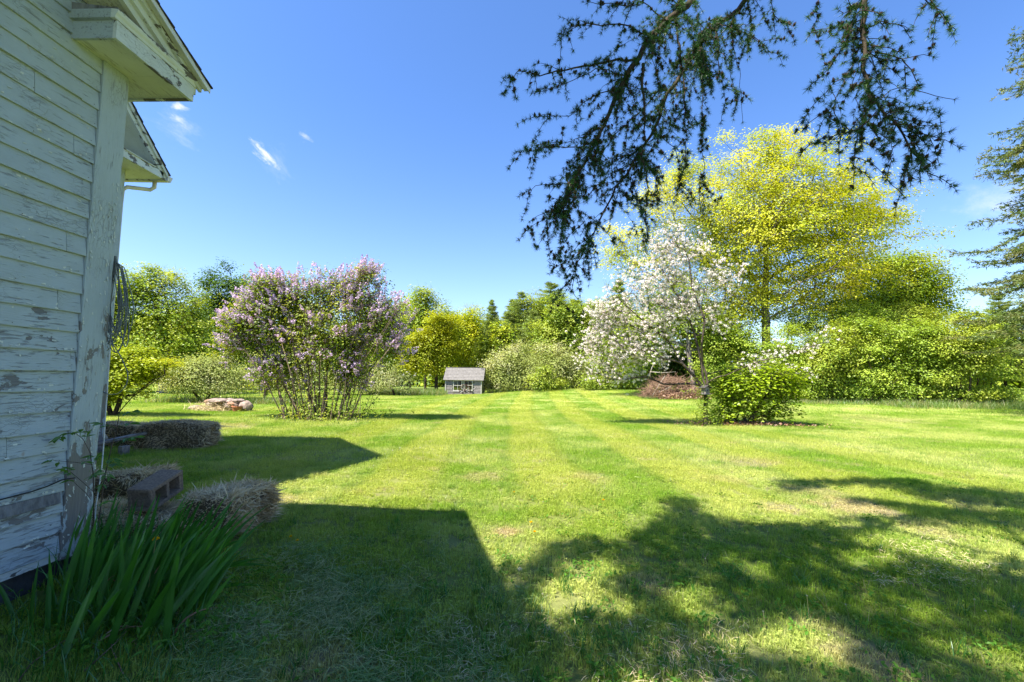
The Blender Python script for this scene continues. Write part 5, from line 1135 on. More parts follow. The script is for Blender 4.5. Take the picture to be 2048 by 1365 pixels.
# ------------------------------------------------------------------ two saplings at the corner
def leaflet_mesh(L=1.0, w=.42):
    V = []; 
    for (u, ww) in ((0, .02), (.2, .7), (.42, 1.0), (.68, .72), (.88, .28), (1, .01)): V += [(-ww * w / 2, u, .10 * ww), (0, u, -.04 * sin(u * 3)), (ww * w / 2, u, .10 * ww)]
    F = []
    for i in range(5): a = i * 3; F += [[a, a + 1, a + 4, a + 3], [a + 1, a + 2, a + 5, a + 4]]
    V = np.array(V); V[:, 2] -= .12 * V[:, 1] ** 2; return MB().add(V, F).mesh('leaf', M['l_sap'])
LM = leaflet_mesh()
def put_leaf(root, p, d, L, org):
    o = link('leaf', LM, root); dd = nrm(np.asarray(d, float)); n = nrm(np.array([rng.normal(0, .3), rng.normal(-.2, .3), 1.0])); x = nrm(np.cross(dd, n)); z = np.cross(x, dd)
    Mx = Matrix(np.stack([x, dd, z], axis=1).tolist()).to_4x4(); o.matrix_local = Matrix.Translation(tuple(np.asarray(p) - org)) @ Mx @ Matrix.Scale(L, 4); return o
def compound(root, p, d, L, org, n=5, size=.055):
    d = nrm(np.asarray(d, float)); e = np.asarray(p) + d * L; MB().tube([p, (np.asarray(p) + e) / 2 + [0, 0, .008], e], .0012, 4, tint=.6).build('petiole', M['l_sap'], root, origin=org); side = nrm(np.cross(d, [0, 0, 1.0]))
    put_leaf(root, e, d + [0, 0, -.2], size * 1.15, org)
    for k in range((n - 1) // 2):
        q = np.asarray(p) + d * L * (.95 - .38 * k)
        for s in (-1, 1): put_leaf(root, q, d * .55 + side * s + [0, 0, -.25], size * (1 - .12 * k), org)
def sp(px, py, Y=3.12): return P(px, py, Y)
s0 = sp(193, 1075, 3.15); sa = thing('sapling', 'slender sapling with bright compound leaves right of the house corner', 'sapling', s0)
st = [sp(193, 1075, 3.15), sp(202, 1010, 3.15), sp(210, 950, 3.14), sp(222, 900, 3.13), sp(233, 860, 3.12), sp(240, 820, 3.11), sp(246, 790, 3.1)]
MB().tube(resample(st, .03), np.linspace(.0045, .0016, len(resample(st, .03))), 6).build('stem', M['bark'], sa, origin=s0)
for (px, py, dx, dz, L, n, sz_) in ((236, 856, .9, .3, .10, 3, .065), (234, 858, -.9, .35, .10, 5, .06), (226, 890, 1, .35, .16, 5, .058), (218, 915, -.5, .1, .08, 5, .06), (219, 915, .6, -.1, .07, 5, .062), (213, 935, -.3, -.3, .05, 5, .058), (222, 900, 1, .7, .12, 3, .05), (212, 945, .6, -.2, .07, 5, .05), (210, 958, .1, -.6, .04, 3, .05), (243, 835, .7, .3, .11, 5, .06), (228, 880, 1.0, .1, .09, 3, .06), (215, 928, .9, .0, .06, 5, .05), (204, 1005, 1, .2, .05, 3, .04)): compound(sa, sp(px, py, 3.12), (dx, rng.normal(0, .4), dz), L, s0, n, sz_)
s1 = sp(186, 1060, 3.05); sb = thing('sapling', 'thin arching sapling leaning left across the near corner board', 'sapling', s1)
st = [s1, sp(188, 1000, 3.04), sp(186, 945, 3.03), sp(180, 905, 3.02), sp(166, 878, 3.0), sp(150, 866, 2.99), sp(130, 868, 2.98)]
MB().tube(resample(st, .03), np.linspace(.0038, .0014, len(resample(st, .03))), 6).build('stem', M['bark'], sb, origin=s1)
for a_, b_, c_ in (((188, 985), (160, 960), (142, 945)), ((186, 930), (150, 925), (110, 922)), ((182, 1000), (170, 985), (148, 965))):
    pts = [sp(*a_, 3.04), sp(*b_, 3.0), sp(*c_, 2.97)]; MB().tube(pts, .0014, 4, tint=.3).build('twig', M['bark'], sb, origin=s1)
for (px, py, dx, dz, L, n, sz_) in ((170, 885, .3, .9, .04, 3, .05), (160, 874, .5, .6, .05, 3, .055), (150, 866, -.9, -.1, .07, 5, .05), (140, 868, -.8, -.35, .06, 3, .05), (130, 868, -.9, -.5, .08, 5, .052), (110, 922, -1, .0, .03, 3, .046), (120, 922, -.6, -.3, .04, 1, .05), (142, 945, -.8, .3, .06, 5, .055), (150, 955, -.3, .4, .05, 5, .055), (148, 965, -.9, .1, .05, 3, .05), (160, 925, .9, .1, .05, 3, .045), (168, 960, .8, .4, .06, 5, .05), (178, 945, .2, .8, .08, 3, .05), (182, 1020, .6, .4, .06, 3, .05)): compound(sb, sp(px, py, 3.0), (dx, rng.normal(0, .3), dz), L, s1, n, sz_)

# ------------------------------------------------------------------ dandelions and stalks
def dandelion(px, py, h, label, lean=(0, 0), r_=.018, name='dandelion', headm='dandelion', base=None, group='dandelions in the lawn'):
    b = G(px, py) if base is None else np.array(base, float); t_ = thing(name, label, 'flower', b, 0, group); top = b + [lean[0], lean[1], h]
    MB().tube([b - [0, 0, .01], b + np.array([lean[0] * .35, lean[1] * .35, h * .5]), top], [.0022, .0018, .0016], 5, tint=rng.uniform(0, 1)).build('stem', M['stalk'], t_, origin=b)
    mb = MB(); n = 60
    if headm == 'dandelion':
        a = rng.uniform(0, 2 * pi, n); el = rng.uniform(.05, 1.2, n); d = np.stack([np.cos(a) * np.cos(el), np.sin(a) * np.cos(el), np.sin(el)], axis=1); mb.scatter([(-.12, 0, 0), (.12, 0, 0), (.14, .9, 0), (-.14, .9, 0)], [(0, 1, 2), (0, 2, 3)], np.repeat(top[None], n, 0), aframes(d), r_ * rng.uniform(.75, 1, n), 0, rng.uniform(0, 1, n))
    else:
        d = rdir(n); mb.scatter([(-.06, .3, 0), (.06, .3, 0), (0, 1, 0)], [(0, 1, 2)], np.repeat(top[None], n, 0), aframes(d), r_, 0, rng.uniform(0, 1, n))
    mb.build('flower_head', M[headm], t_, origin=b)
db = G(300, 1190); dt = P(312, 1080, 2.75); dandelion(0, 0, dt[2] - 0.0, 'yellow dandelion standing tall among the iris leaves', (.03, 0), .022, base=(dt[0] - .03, dt[1], 0.0))
for (px, py, h, lab) in ((1062, 1056, .05, 'left one of a pair of yellow dandelions beside the bare patch'), (1069, 1076, .05, 'front one of a pair of yellow dandelions beside the bare patch'), (1207, 1008, .04, 'yellow dandelion low in the sunlit grass at the foot of a pale stalk'), (1028, 990, .03, 'yellow dandelion in the middle of the sunlit lawn'), (581, 1084, .04, 'small yellow dandelion in the house shade, left of two'), (594, 1092, .04, 'small yellow dandelion in the house shade, right of two'), (1780, 800, .10, 'yellow dandelion at the foot of the right hedge'), (1340, 905, .04, 'yellow dandelion in the sunlit grass below the apple tree')):
    dandelion(px, py, h, lab)
STALK = ['', '', 'short pale stalk in the sunny grass behind the bare patch', 'thin stalk in the shade just below the tip of the roof shadow', 'tall spent dandelion stalk left of the round sun patch in the shade', 'leaning spent stalk at the left end of the largest sun patch', 'spent stalk at the far edge of the tree shadow, left of the dry ground', 'spent stalk at the far edge of the tree shadow, on the dry ground', 'spent stalk between the dry ground and the right edge of the picture',
  'pale headed stalk at the top of the sun patch in the right foreground', 'reddish stalk inside the sun patch in the right foreground', 'tallest stalk standing in shade by the right edge', 'upright stalk in shade, left of the two near the right edge', 'leaning stalk in shade, left of the tallest one by the right edge', 'short stalk in shade between the two round sun patches', 'bent stalk in shade right of the right foreground sun patch', 'fallen looking stalk at the bottom middle below the largest sun patch']
CLOCK = ['large white dandelion clock exactly at the tip of the roof shadow', 'dandelion clock just left of the roof shadow tip', 'dandelion clock in the sun right of the roof shadow tip', 'lone white dandelion clock in the shade below the bare patch', 'small clock on the shaded side of the roof shadow tip', 'small clock farthest left inside the roof shadow edge', 'small clock immediately right of the roof shadow tip', 'small clock second to the right of the roof shadow tip', 'small clock a little in front of the group at the shadow tip', 'small clock at the front right of the group by the shadow tip', 'small clock at the back right of the group by the shadow tip', 'small clock in full sun well right of the shadow tip', 'small clock by the slanting edge of the roof shadow', 'small clock farthest right in the sunlit mown stripe']
for i, (px, py, h, lx) in enumerate(((1243, 1135, .13, .0), (1193, 1000, .13, .10), (1082, 1020, .09, .02), (960, 1195, .06, .01), (1425, 1170, .17, -.04), (1105, 1230, .12, -.06), (1535, 1085, .10, -.01), (1742, 1095, .11, -.02), (1870, 1120, .10, .01), (1618, 1240, .14, -.01), (1662, 1310, .10, -.01), (2022, 1270, .17, -.01), (1950, 1240, .12, .0), (1985, 1255, .09, -.03), (1530, 1255, .08, 0), (1700, 1245, .10, -.02), (1150, 1310, .10, -.05))):
    dandelion(px, py, h, ['bare pale dandelion stalk in shade near the bottom middle', 'leaning pale dandelion stalk in the sunlit grass'][i == 1] if i < 2 else STALK[i], (lx, rng.normal(0, .02)), .007, headm='seed', group='spent dandelion stalks')
for i, (px, py) in enumerate(((800, 905), (786, 912), (838, 905), (1033, 1168), (770, 920), (748, 940), (815, 916), (828, 905), (845, 918), (870, 925), (866, 908), (905, 915), (700, 942), (925, 900))):
    dandelion(px, py, rng.uniform(.06, .12), CLOCK[i], (rng.normal(0, .02), 0), .018 if i < 4 else .010, headm='seed', group='dandelion clocks')
mb = MB()
c = pxpatch([(1000, 950, 2000, 1350)])(260); n = len(c); mb.scatter([(-.012, 0, 0), (.012, 0, 0), (0, 1, .05)], [(0, 1, 2)], c + [0, 0, .05], aframes(rdir(n) * [1, 1, .15]), rng.uniform(.06, .16, n), 0, rng.uniform(.4, 1, n)); tag(mb.build('loose_straws', M['stalk']), kind='stuff')

# ------------------------------------------------------------------ fallen sticks by the irises
for i, (pts, lab) in enumerate((([(20, 1400), (60, 1350), (105, 1325), (130, 1318)], 'bent dead twig lying in the bottom left corner'), ([(165, 1358), (200, 1335), (235, 1310), (250, 1300)], 'forked pale twig lying below the irises'), ([(245, 1362), (222, 1320), (218, 1300), (238, 1272), (240, 1255)], 'curved brown dry iris stalk rising among the green leaves'))):
    pp = [G(x, y) + [0, 0, .03 + .02 * j] for j, (x, y) in enumerate(pts)]; tag(MB().tube(resample(pp, .03), np.linspace(.0035, .0015, len(resample(pp, .03))), 5).build('stick', M['twig'], smooth=True), lab, 'stick')
# ------------------------------------------------------------------ the larch overhead
LT = np.array([2.6, -2.6, 0.0]); lar = thing('larch_tree', 'dark larch boughs with small cones hanging down across the top of the picture', 'tree', LT)
YA, YB = 3.1, 2.45
def LP(z, Y, dy=0): return P(980 + z[0] / 2.133, z[1] / 2.133, Y + dy)
def chain(pts, Y, y1=None, dy=0):
    y1 = Y if y1 is None else y1; n = len(pts); return [LP(p, Y + (y1 - Y) * i / max(1, n - 1) + dy) for i, p in enumerate(pts)]
A0 = LP((870, -10), YA); A1 = LP((1130, -30), YA + .3); B0 = LP((1592, -10), YB)
trunk = [LT - [0, 0, .2], LT + [0, 0, 2], LT + [-.05, .05, 4.5], LT + [0, 0, 8], LT + [.05, 0, 12]]
over = [[LT + [-.03, .03, 4.2], LT + [-.3, 1.6, 4.6], np.array([1.9, .9, 4.75]), (A0 * .5 + np.array([1.9, .9, 4.75]) * .5) + [0, 0, .1], A0],
        [LT + [-.3, 1.6, 4.6], np.array([2.3, .8, 4.7]), A1 * .6 + np.array([2.3, .8, 4.7]) * .4, A1],
        [LT + [0, 0, 3.8], LT + [.1, 1.8, 4.2], np.array([2.2, 1.2, 4.1]), B0]]
main = [(chain([(870, -10), (760, 90), (690, 160), (640, 260), (560, 370), (500, 500), (440, 650), (380, 780), (300, 930)], YA), .026, .004),
        (chain([(1130, -30), (1050, 50), (940, 150), (860, 265), (780, 400), (740, 520), (640, 680), (540, 830), (450, 990), (380, 1130), (350, 1235)], YA + .3), .020, .002),
        (chain([(1592, -10), (1582, 150), (1568, 300), (1580, 390), (1640, 460), (1730, 560), (1780, 640), (1800, 700)], YB), .015, .003)]
second = [(chain([(790, 90), (812, 300), (822, 500), (832, 700)], YA, YA - .2), .008), (chain([(650, 270), (652, 450), (648, 700)], YA, YA - .1), .012), (chain([(905, 200), (912, 420), (912, 620), (925, 720), (903, 800), (935, 900)], YA + .2), .004),
          (chain([(640, 255), (500, 262), (350, 312), (200, 335), (110, 300), (52, 400)], YA, YA - .3), .009), (chain([(690, 160), (560, 100), (430, 92), (330, 110), (292, 155)], YA, YA - .1), .006), (chain([(600, 330), (450, 300), (390, 330), (180, 400)], YA + .1), .004),
          (chain([(400, 740), (355, 850), (310, 960), (300, 1050), (268, 1160)], YA, YA + .1), .004), (chain([(470, 600), (380, 640), (260, 640), (108, 655)], YA, YA - .2), .005), (chain([(380, 780), (280, 780), (190, 790), (125, 840)], YA), .003), (chain([(320, 900), (230, 930), (150, 990)], YA), .003),
          (chain([(980, 110), (1130, 170), (1190, 225), (1262, 245)], YA + .2), .004), (chain([(1100, 20), (1140, 100), (1110, 200), (1105, 240)], YA + .3), .003), (chain([(1040, 60), (1040, 200), (1020, 330), (1050, 420), (1040, 510)], YA + .3), .004), (chain([(1030, 200), (1065, 330), (1078, 520)], YA + .3), .002), (chain([(970, 130), (985, 300), (1000, 480)], YA + .2), .003),
          (chain([(780, 400), (720, 380), (640, 480), (560, 560), (500, 640), (420, 740)], YA + .35), .006), (chain([(700, 560), (780, 620), (840, 680)], YA + .1), .003), (chain([(740, 520), (830, 560), (900, 520)], YA + .3), .003), (chain([(560, 830), (640, 860), (700, 860), (720, 760)], YA + .3), .003), (chain([(650, 690), (670, 800), (670, 1000)], YA - .1), .004), (chain([(830, 700), (790, 780), (860, 860)], YA - .2), .003),
          (chain([(1200, -20), (1210, 60), (1260, 100), (1300, 190)], YA + .1), .003), (chain([(560, 370), (440, 400), (340, 480), (200, 500)], YA), .004), (chain([(500, 500), (430, 560), (300, 600), (180, 620)], YA), .003), (chain([(760, 90), (650, 20), (560, -20)], YA), .006), (chain([(640, 20), (500, 10), (400, 10)], YA - .1), .004),
          (chain([(1582, 130), (1660, 100), (1740, 110), (1800, 175)], YB, YB + .1), .004), (chain([(1840, -20), (1925, 40), (1985, 125)], YB + .1), .004), (chain([(1870, -20), (1890, 60), (1868, 155)], YB + .1), .004), (chain([(1580, 130), (1500, 210), (1430, 300), (1355, 380)], YB), .004), (chain([(1570, 300), (1480, 350), (1430, 400), (1338, 500)], YB), .003), (chain([(1560, 250), (1520, 320), (1470, 420), (1440, 520)], YB), .003),
          (chain([(1640, 440), (1700, 380), (1800, 385), (1900, 400), (1980, 425)], YB), .0025), (chain([(1640, 240), (1740, 270), (1800, 330), (1830, 370), (1780, 410)], YB), .004), (chain([(1700, 530), (1800, 545), (1880, 590), (1965, 560)], YB - .1), .004), (chain([(1650, 480), (1570, 560), (1490, 560), (1385, 615)], YB - .1), .004), (chain([(1570, 560), (1560, 700), (1552, 800)], YB), .003), (chain([(1500, 570), (1490, 650), (1490, 700)], YB), .003),
          (chain([(1750, 600), (1705, 640), (1692, 780), (1768, 842)], YB), .002), (chain([(1790, 660), (1770, 720), (1795, 790)], YB), .003), (chain([(1800, 640), (1830, 680), (1830, 735)], YB), .003), (chain([(1590, 400), (1565, 400), (1578, 465)], YB), .002), (chain([(1400, -20), (1390, 60), (1350, 170)], YB + .2), .003), (chain([(1600, 20), (1500, 60), (1480, 40)], YB), .003), (chain([(1590, 80), (1480, 130), (1380, 130)], YB), .003), (chain([(1580, 200), (1680, 250), (1760, 260)], YB), .003), (chain([(1610, 430), (1590, 500), (1620, 560), (1700, 600)], YB), .003), (chain([(1680, 500), (1740, 460), (1820, 450), (1870, 440)], YB), .003)]
mb = MB(); mb.tube(resample(trunk, .4), np.linspace(.21, .05, len(resample(trunk, .4))), 12)
for l, r0 in zip(over, (.05, .04, .035)): q = resample(l, .2); mb.tube(q, np.linspace(r0, r0 * .55, len(q)), 8)
TP, TD, CP = [], [], []                                       # tuft and cone places
rl = np.random.default_rng(12)
def wiggle(l, step=.05, amp=.006):
    q = resample(l, step); n = len(q); w = np.cumsum(rl.normal(0, amp, (n, 3)), axis=0); w -= np.linspace(0, 1, n)[:, None] * w[-1]; return q + w
def dress(q, r, dens=1.0, cones=.10, bare=0.0):
    """short shoots with needle tufts along a twig"""
    L = np.linalg.norm(np.diff(q, axis=0), axis=1).sum(); n = int(L / .017 * dens)
    if n < 1: return
    u = np.sort(rl.uniform(0, 1, n)) * (len(q) - 1); i = np.minimum(u.astype(int), len(q) - 2); f = (u - i)[:, None]; p = q[i] * (1 - f) + q[i + 1] * f; ax = nrm(q[i + 1] - q[i]); side = nrm(np.cross(ax, rdir(n, rl)))
    for k in range(n):
        if rl.uniform() < bare: continue
        TP.append(p[k] + side[k] * (r + .002)); TD.append(side[k] * .8 + ax[k] * .45)
        if rl.uniform() < cones: CP.append((p[k], side[k] * .6 + [0, 0, .5]))
    TP.append(q[-1]); TD.append(q[-1] - q[-2])
def spray(q, r, every, Lr, dens=1.0, cones=.1, depth=1):
    """side twigs that hang from a bough"""
    m = max(1, int(np.linalg.norm(np.diff(q, axis=0), axis=1).sum() / every))
    for k in range(m):
        i = rl.integers(0, len(q) - 1); ax = nrm(q[i + 1] - q[i]); d = nrm(ax * .7 + rdir(1, rl)[0] * [1.0, .9, .8] + [0, 0, -.25]); L = Lr * rl.uniform(.35, 1.1)
        pts = [q[i], q[i] + d * L * .5, q[i] + d * L * .9 + [0, 0, -.10 * L], q[i] + d * L * 1.15 + [0, 0, -.28 * L]]; t_ = wiggle(pts, .035, .003)
        mb.tube(t_, np.linspace(.0028, .0011, len(t_)), 4, cap=False); dress(t_, .002, dens, cones, .45 if rl.uniform() < .12 else 0)
        if depth and L > .12: spray(t_, r, .10, Lr * .5, dens, cones, depth - 1)
for l, r0, r1 in main:
    q = wiggle(l, .06, .008); mb.tube(q, np.linspace(r0, r1, len(q)), 8); a = int(len(q) * .0)
    spray(q, .01, .040 if r0 > .016 else .032, .31 if r0 > .016 else .24, 1.0, .16, 1); dress(q, r1, .35, .1)
for l, r0 in second:
    q = wiggle(l, .045, .006); mb.tube(q, np.linspace(r0, .0015, len(q)), 6); bare_ = .9 if r0 <= .0026 else 0
    dress(q, .003, 1.0, .16, bare_)
    if not bare_: spray(q, .004, .075 if q[0][1] > 2.8 else .10, .17, 1.0, .16, 0)
# rest of the crown, above and behind the viewer, that shades the foreground
SH_POLY = [(985, 1142), (1040, 1138), (1100, 1088), (1170, 1072), (1240, 1088), (1310, 1055), (1345, 1012), (1385, 1010), (1405, 1035), (1500, 1052), (1560, 1048), (1640, 1058), (1710, 1090), (1800, 1108), (1900, 1132), (2048, 1160), (2400, 1190), (2500, 1900), (900, 1900)]
HOLES = [(1150, 1185, 105, 52, -.55), (1225, 1215, 50, 28, .3), (1380, 1208, 62, 34, .1), (1625, 1290, 95, 42, .45), (2005, 1152, 50, 18, .1), (2035, 1335, 50, 40, .2), (1745, 1118, 60, 14, .1), (1300, 1420, 160, 60, 0), (1800, 1450, 160, 70, 0), (1420, 1075, 30, 10, 0), (1505, 1135, 44, 14, .2), (1850, 1225, 55, 20, .3), (1450, 1290, 60, 20, .2), (1905, 1300, 60, 26, .3), (1620, 1180, 36, 12, .1), (1730, 1215, 30, 12, 0)]
BANDS = [([(1535, 946), (1700, 952), (1800, 968), (1880, 990), (2100, 1008)], 19), ([(1960, 938), (2100, 940)], 13), ([(1820, 1030), (1920, 1035), (2080, 1062)], 14), ([(1700, 1000), (1850, 1022), (2080, 1040)], 8), ([(1560, 975), (1640, 965)], 9), ([(1340, 1010), (1390, 1012)], 12)]
def inpoly(x, y, P_):
    c = False; j = len(P_) - 1
    for i in range(len(P_)):
        xi, yi = P_[i]; xj, yj = P_[j]
        if (yi > y) != (yj > y) and x < (xj - xi) * (y - yi) / (yj - yi) + xi: c = not c
        j = i
    return c
def proj(q):
    c = RC.T @ (np.asarray(q) - [0, 0, CAM_H]); return 1024 + FPX * c[0] / -c[2], 682.5 - FPX * c[1] / -c[2], -c[2]
pts = []
for x in np.arange(-.9, 7.4, .105):
    for y in np.arange(.4, 6.6, .105):
        gx_, gy_ = x + rl.uniform(-.05, .05), y + rl.uniform(-.05, .05); u, v, w = proj((gx_, gy_, 0))
        if w < .2: continue
        if inpoly(u, v, SH_POLY) and not any(((cos(a) * (u - cx) + sin(a) * (v - cy)) / rx) ** 2 + ((-sin(a) * (u - cx) + cos(a) * (v - cy)) / ry) ** 2 < 1 for cx, cy, rx, ry, a in HOLES): pts.append((gx_, gy_))
        else:
            for bl, hw in BANDS:
                for (xa, ya), (xb, yb) in zip(bl[:-1], bl[1:]):
                    if xa <= u <= xb and abs(v - (ya + (yb - ya) * (u - xa) / (xb - xa))) < hw * rl.uniform(.5, 1.15): pts.append((gx_, gy_))
pts = np.array(pts); h = 6.4 + 1.5 * np.sin(pts[:, 0] * 1.7 + 1) * np.cos(pts[:, 1] * 1.3) + rl.normal(0, .45, len(pts)); h = np.clip(h, 4.6, 9.2)
cr = np.stack([pts[:, 0] - SHX * h, pts[:, 1] - SHY * h, h], axis=1)
# keep it out of the frame: lift what would show
for i in range(len(cr)):
    for _ in range(14):
        u, v, w = proj(cr[i])
        if w < .05 or v < -60 or u > 2150 or u < -100: break
        cr[i] += np.array([-SHX, -SHY, 1]) * .5
fr_far = pts[:, 1] > 4.7
N, Pp, R, tips, nl = grow([trunk] + [[LT + [0, 0, z], LT + np.array([a, b_, z + .5])] for z, a, b_ in ((5.2, -2.0, 1.0), (6.2, -1.2, 2.4), (7, .5, 2.2), (5.6, .8, 2.6), (7.8, -1.2, .5), (6.6, 1.6, .8))], cr[::2], .35, .3, .1, .0035, .5, .1)
R[:30] *= 0.2; wood(mb, N[nl:], np.where(Pp[nl:] >= nl, Pp[nl:] - nl, -1), R[nl:], thick=.02)
for i in range(nl, len(N)):
    if Pp[i] < nl: mb.edges([N[Pp[i]]], [N[i]], [R[i] * 1.2], [R[i]], 6)
mb.build('trunk', M['bark_dark'], lar, smooth=True, origin=LT)
nm = 19; nb_ = MB(); TPa = np.array(TP); TDa = nrm(np.array(TD)); n = len(TPa) * nm
ax = np.repeat(TDa, nm, axis=0) * .85 + rdir(n, rl) * .85; nb_.scatter([(-.036, 0, 0), (.036, 0, 0), (0, 1, 0)], [(0, 1, 2)], np.repeat(TPa, nm, axis=0), aframes(ax), .036 * rl.uniform(.6, 1.15, n), 0, np.clip(np.repeat(rl.uniform(0, 1, len(TPa)), nm) * .7 + rl.uniform(0, .3, n), 0, 1))
pc_ = 46; n = len(cr) * pc_; ps = np.repeat(cr, pc_, axis=0) + rl.normal(0, .060, (n, 3)); nb_.scatter([(-.20, 0, 0), (.20, 0, 0), (0, 1, 0)], [(0, 1, 2)], ps, aframes(rdir(n, rl)), .086 * rl.uniform(.6, 1.2, n), 0, rl.uniform(0, 1, n))
tag(nb_.build('needles', M['l_larch'], lar, origin=LT), kind='stuff')
# cones: overlapping scales round a short axis
def cone_mesh():
    V, F = [], []
    for r_ in range(5):
        z = r_ * .19; R_ = (.30, .42, .44, .34, .18)[r_]
        for k in range(6):
            a = k * pi / 3 + r_ * .5; c, s = cos(a), sin(a); b = len(V); da = .42
            V += [(R_ * .5 * cos(a - da), z - .05, R_ * .5 * sin(a - da)), (R_ * .5 * cos(a + da), z - .05, R_ * .5 * sin(a + da)), (R_ * 1.12 * c, z + .17, R_ * 1.12 * s)]; F.append([b, b + 1, b + 2])
    V += [(0, -.08, 0), (0, 1, 0)] ; base = len(V)
    rg = [(.30 * cos(k * pi / 3), .4, .30 * sin(k * pi / 3)) for k in range(6)]; V += rg
    for k in range(6): F += [[base - 2, base + k, base + (k + 1) % 6], [base - 1, base + (k + 1) % 6, base + k]]
    return MB().add(V, F)
cm_ = cone_mesh(); cmesh = cm_.mesh('cone', M['cone']); order = [i for i in range(len(CP))]; vis = []
for p, d in CP:
    u, v, w = proj(p); vis.append((w if 0 < u < 2048 and 0 < v < 1365 else 99))
order = np.argsort(vis); cone_rest = MB(); cv = np.concatenate(cm_.V); cf = np.concatenate([f for f, _ in cm_.F[3]])
for rank, i in enumerate(order):
    p, d = CP[i]; sz = rl.uniform(.025, .034)
    fr_ = aframes(np.array([nrm(np.asarray(d))]))[0]
    if rank < 260:
        o = link('cone', cmesh, lar); o.matrix_local = Matrix.Translation(tuple(p - LT)) @ Matrix(fr_.tolist()).to_4x4() @ Matrix.Scale(sz, 4)
    else: cone_rest.scatter(cv, cf, [p], fr_[None], sz)
if cone_rest.n: tag(cone_rest.build('cones', M['cone'], lar, origin=LT), kind='stuff')

# ------------------------------------------------------------------ grass: blades in patches set by geometry nodes
hid = bpy.data.collections.new('grass_patches')
def patch(i, size, nb, L, w, segs, tuft=0.0, wide=.0):
    r = np.random.default_rng(50 + i); mb = MB(); x = r.uniform(-size / 2, size / 2, (nb, 2)) if size < .5 else np.clip(r.normal(0, size * .36, (nb, 2)), -size, size)
    if tuft: c = r.uniform(-size / 2, size / 2, (max(3, int(nb / 14)), 2)); x = c[r.integers(0, len(c), nb)] + r.normal(0, tuft, (nb, 2))
    a = r.uniform(0, 2 * pi, nb); lean = np.abs(r.normal(.35, .28, nb)); Ls = L * r.uniform(.45, 1.2, nb) * np.where(r.uniform(size=nb) < .04, 1.5, 1); ww = w * r.uniform(.6, 1.3, nb); t = a + pi / 2 + r.normal(0, .6, nb)
    s = np.stack([np.cos(t), np.sin(t), np.zeros(nb)], axis=1); d = nrm(np.stack([np.cos(a) * lean, np.sin(a) * lean, np.ones(nb)], axis=1)); q = np.stack([x[:, 0], x[:, 1], np.full(nb, -.005)], axis=1); rows = []; ks = (1.0, .8, .02) if segs == 2 else (1.0, .02)
    for k_ in ks:
        rows += [q - s * (ww * k_ / 2)[:, None], q + s * (ww * k_ / 2)[:, None]]; q = q + d * (Ls / segs)[:, None]; d = nrm(d + np.stack([np.cos(a), np.sin(a), -.5 * np.ones(nb)], axis=1) * (lean * .8)[:, None])
    m_ = len(rows); V = np.stack(rows, axis=1).reshape(-1, 3); b = np.arange(nb)[:, None] * m_; F = np.concatenate([b + [2 * j, 2 * j + 1, 2 * j + 3, 2 * j + 2] for j in range(segs)]); mb.add(V, F, 0, np.repeat(r.uniform(0, 1, nb), m_))
    if wide:                                                # clover and dandelion leaves low between the blades
        nc = int(wide); c = r.uniform(-size / 2, size / 2, (nc, 2)); p = np.stack([c[:, 0], c[:, 1], r.uniform(.012, .04, nc)], axis=1); p = np.repeat(p, 3, axis=0); n3 = len(p); an = np.tile([0, 2.1, 4.2], nc) + np.repeat(r.uniform(0, 6, nc), 3)
        mb.scatter([(0, 0, 0), (-.42, .6, .05), (0, 1, 0), (.42, .6, .05)], [(0, 3, 2), (0, 2, 1)], p, frames(np.tile([[0, 0, 1.0]], (n3, 1)) + r.normal(0, .25, (n3, 3)), along=np.stack([np.cos(an), np.sin(an), np.full(n3, .2)], axis=1)), r.uniform(.009, .017, n3), 0, r.uniform(.1, .7, n3))
    o = bpy.data.objects.new('patch_%02d' % i, mb.mesh('patch', M['grass'])); hid.objects.link(o)
# 0-3 near, 4-6 middle, 7-8 far
for i in range(4): patch(i, .30, 520, .052, .0034, 2, .012 if i % 2 else 0, 26 if i > 0 else 8)
for i in range(4, 7): patch(i, .60, 620, .055, .0060, 1, .02 if i == 5 else 0, 20)
for i in range(7, 9): patch(i, 1.6, 900, .065, .016, 1)
gp, pk, sc_, ro = [], [], [], []
rg = np.random.default_rng(77)
def noise2(x, y): return .5 + .25 * np.sin(x * 1.7 + 1.3 * np.sin(y * 1.1)) * np.cos(y * 2.1 + x * .6) + .25 * np.sin(x * 4.3 + y * 3.1) * np.sin(y * 5.2 - x * 2.3)
def zone(y0, y1, cell, ids, over_):
    ys = np.arange(y0, y1, cell * over_)
    for y in ys:
        half = 1.28 * y + 1.2; xs = np.arange(-half, half, cell * over_); k = len(xs)
        X_ = xs + rg.uniform(-.5, .5, k) * cell * over_; Y_ = y + rg.uniform(-.5, .5, k) * cell * over_
        ok = ~((X_ < -2.98 - .034 * (Y_ - 3.3)) & (Y_ < 3.36)) & ~((X_ < -7.1) & (Y_ < 8.1))
        ok &= ~((np.abs(X_ + 2.56) < .22) & (np.abs(Y_ - 4.27) < .32)); ok &= ~((X_ > sp0[0]) & (X_ < sp1[0]) & (Y_ > SY) & (Y_ < SY + DP))
        # thin grass in bare places, longer on the uncut lines
        s = (.6 + .75 * noise2(X_, Y_) + .25 * (rg.uniform(size=k) < .08)) if cell < 1 else np.full(k, .95)
        for q, r_, kk in BARE: dd = np.hypot(X_ - q[0], Y_ - q[1]) / r_; s = np.where(dd < 1, s * (1 - .55 * kk * (1 - dd)), s)
        X_, Y_, s = X_[ok], Y_[ok], s[ok]; k = len(X_)
        gp.append(np.stack([X_, Y_, terr(X_, Y_)], axis=1)); pk.append(rg.integers(ids[0], ids[1] + 1, k)); sc_.append(s); ro.append(rg.uniform(0, 2 * pi, k))
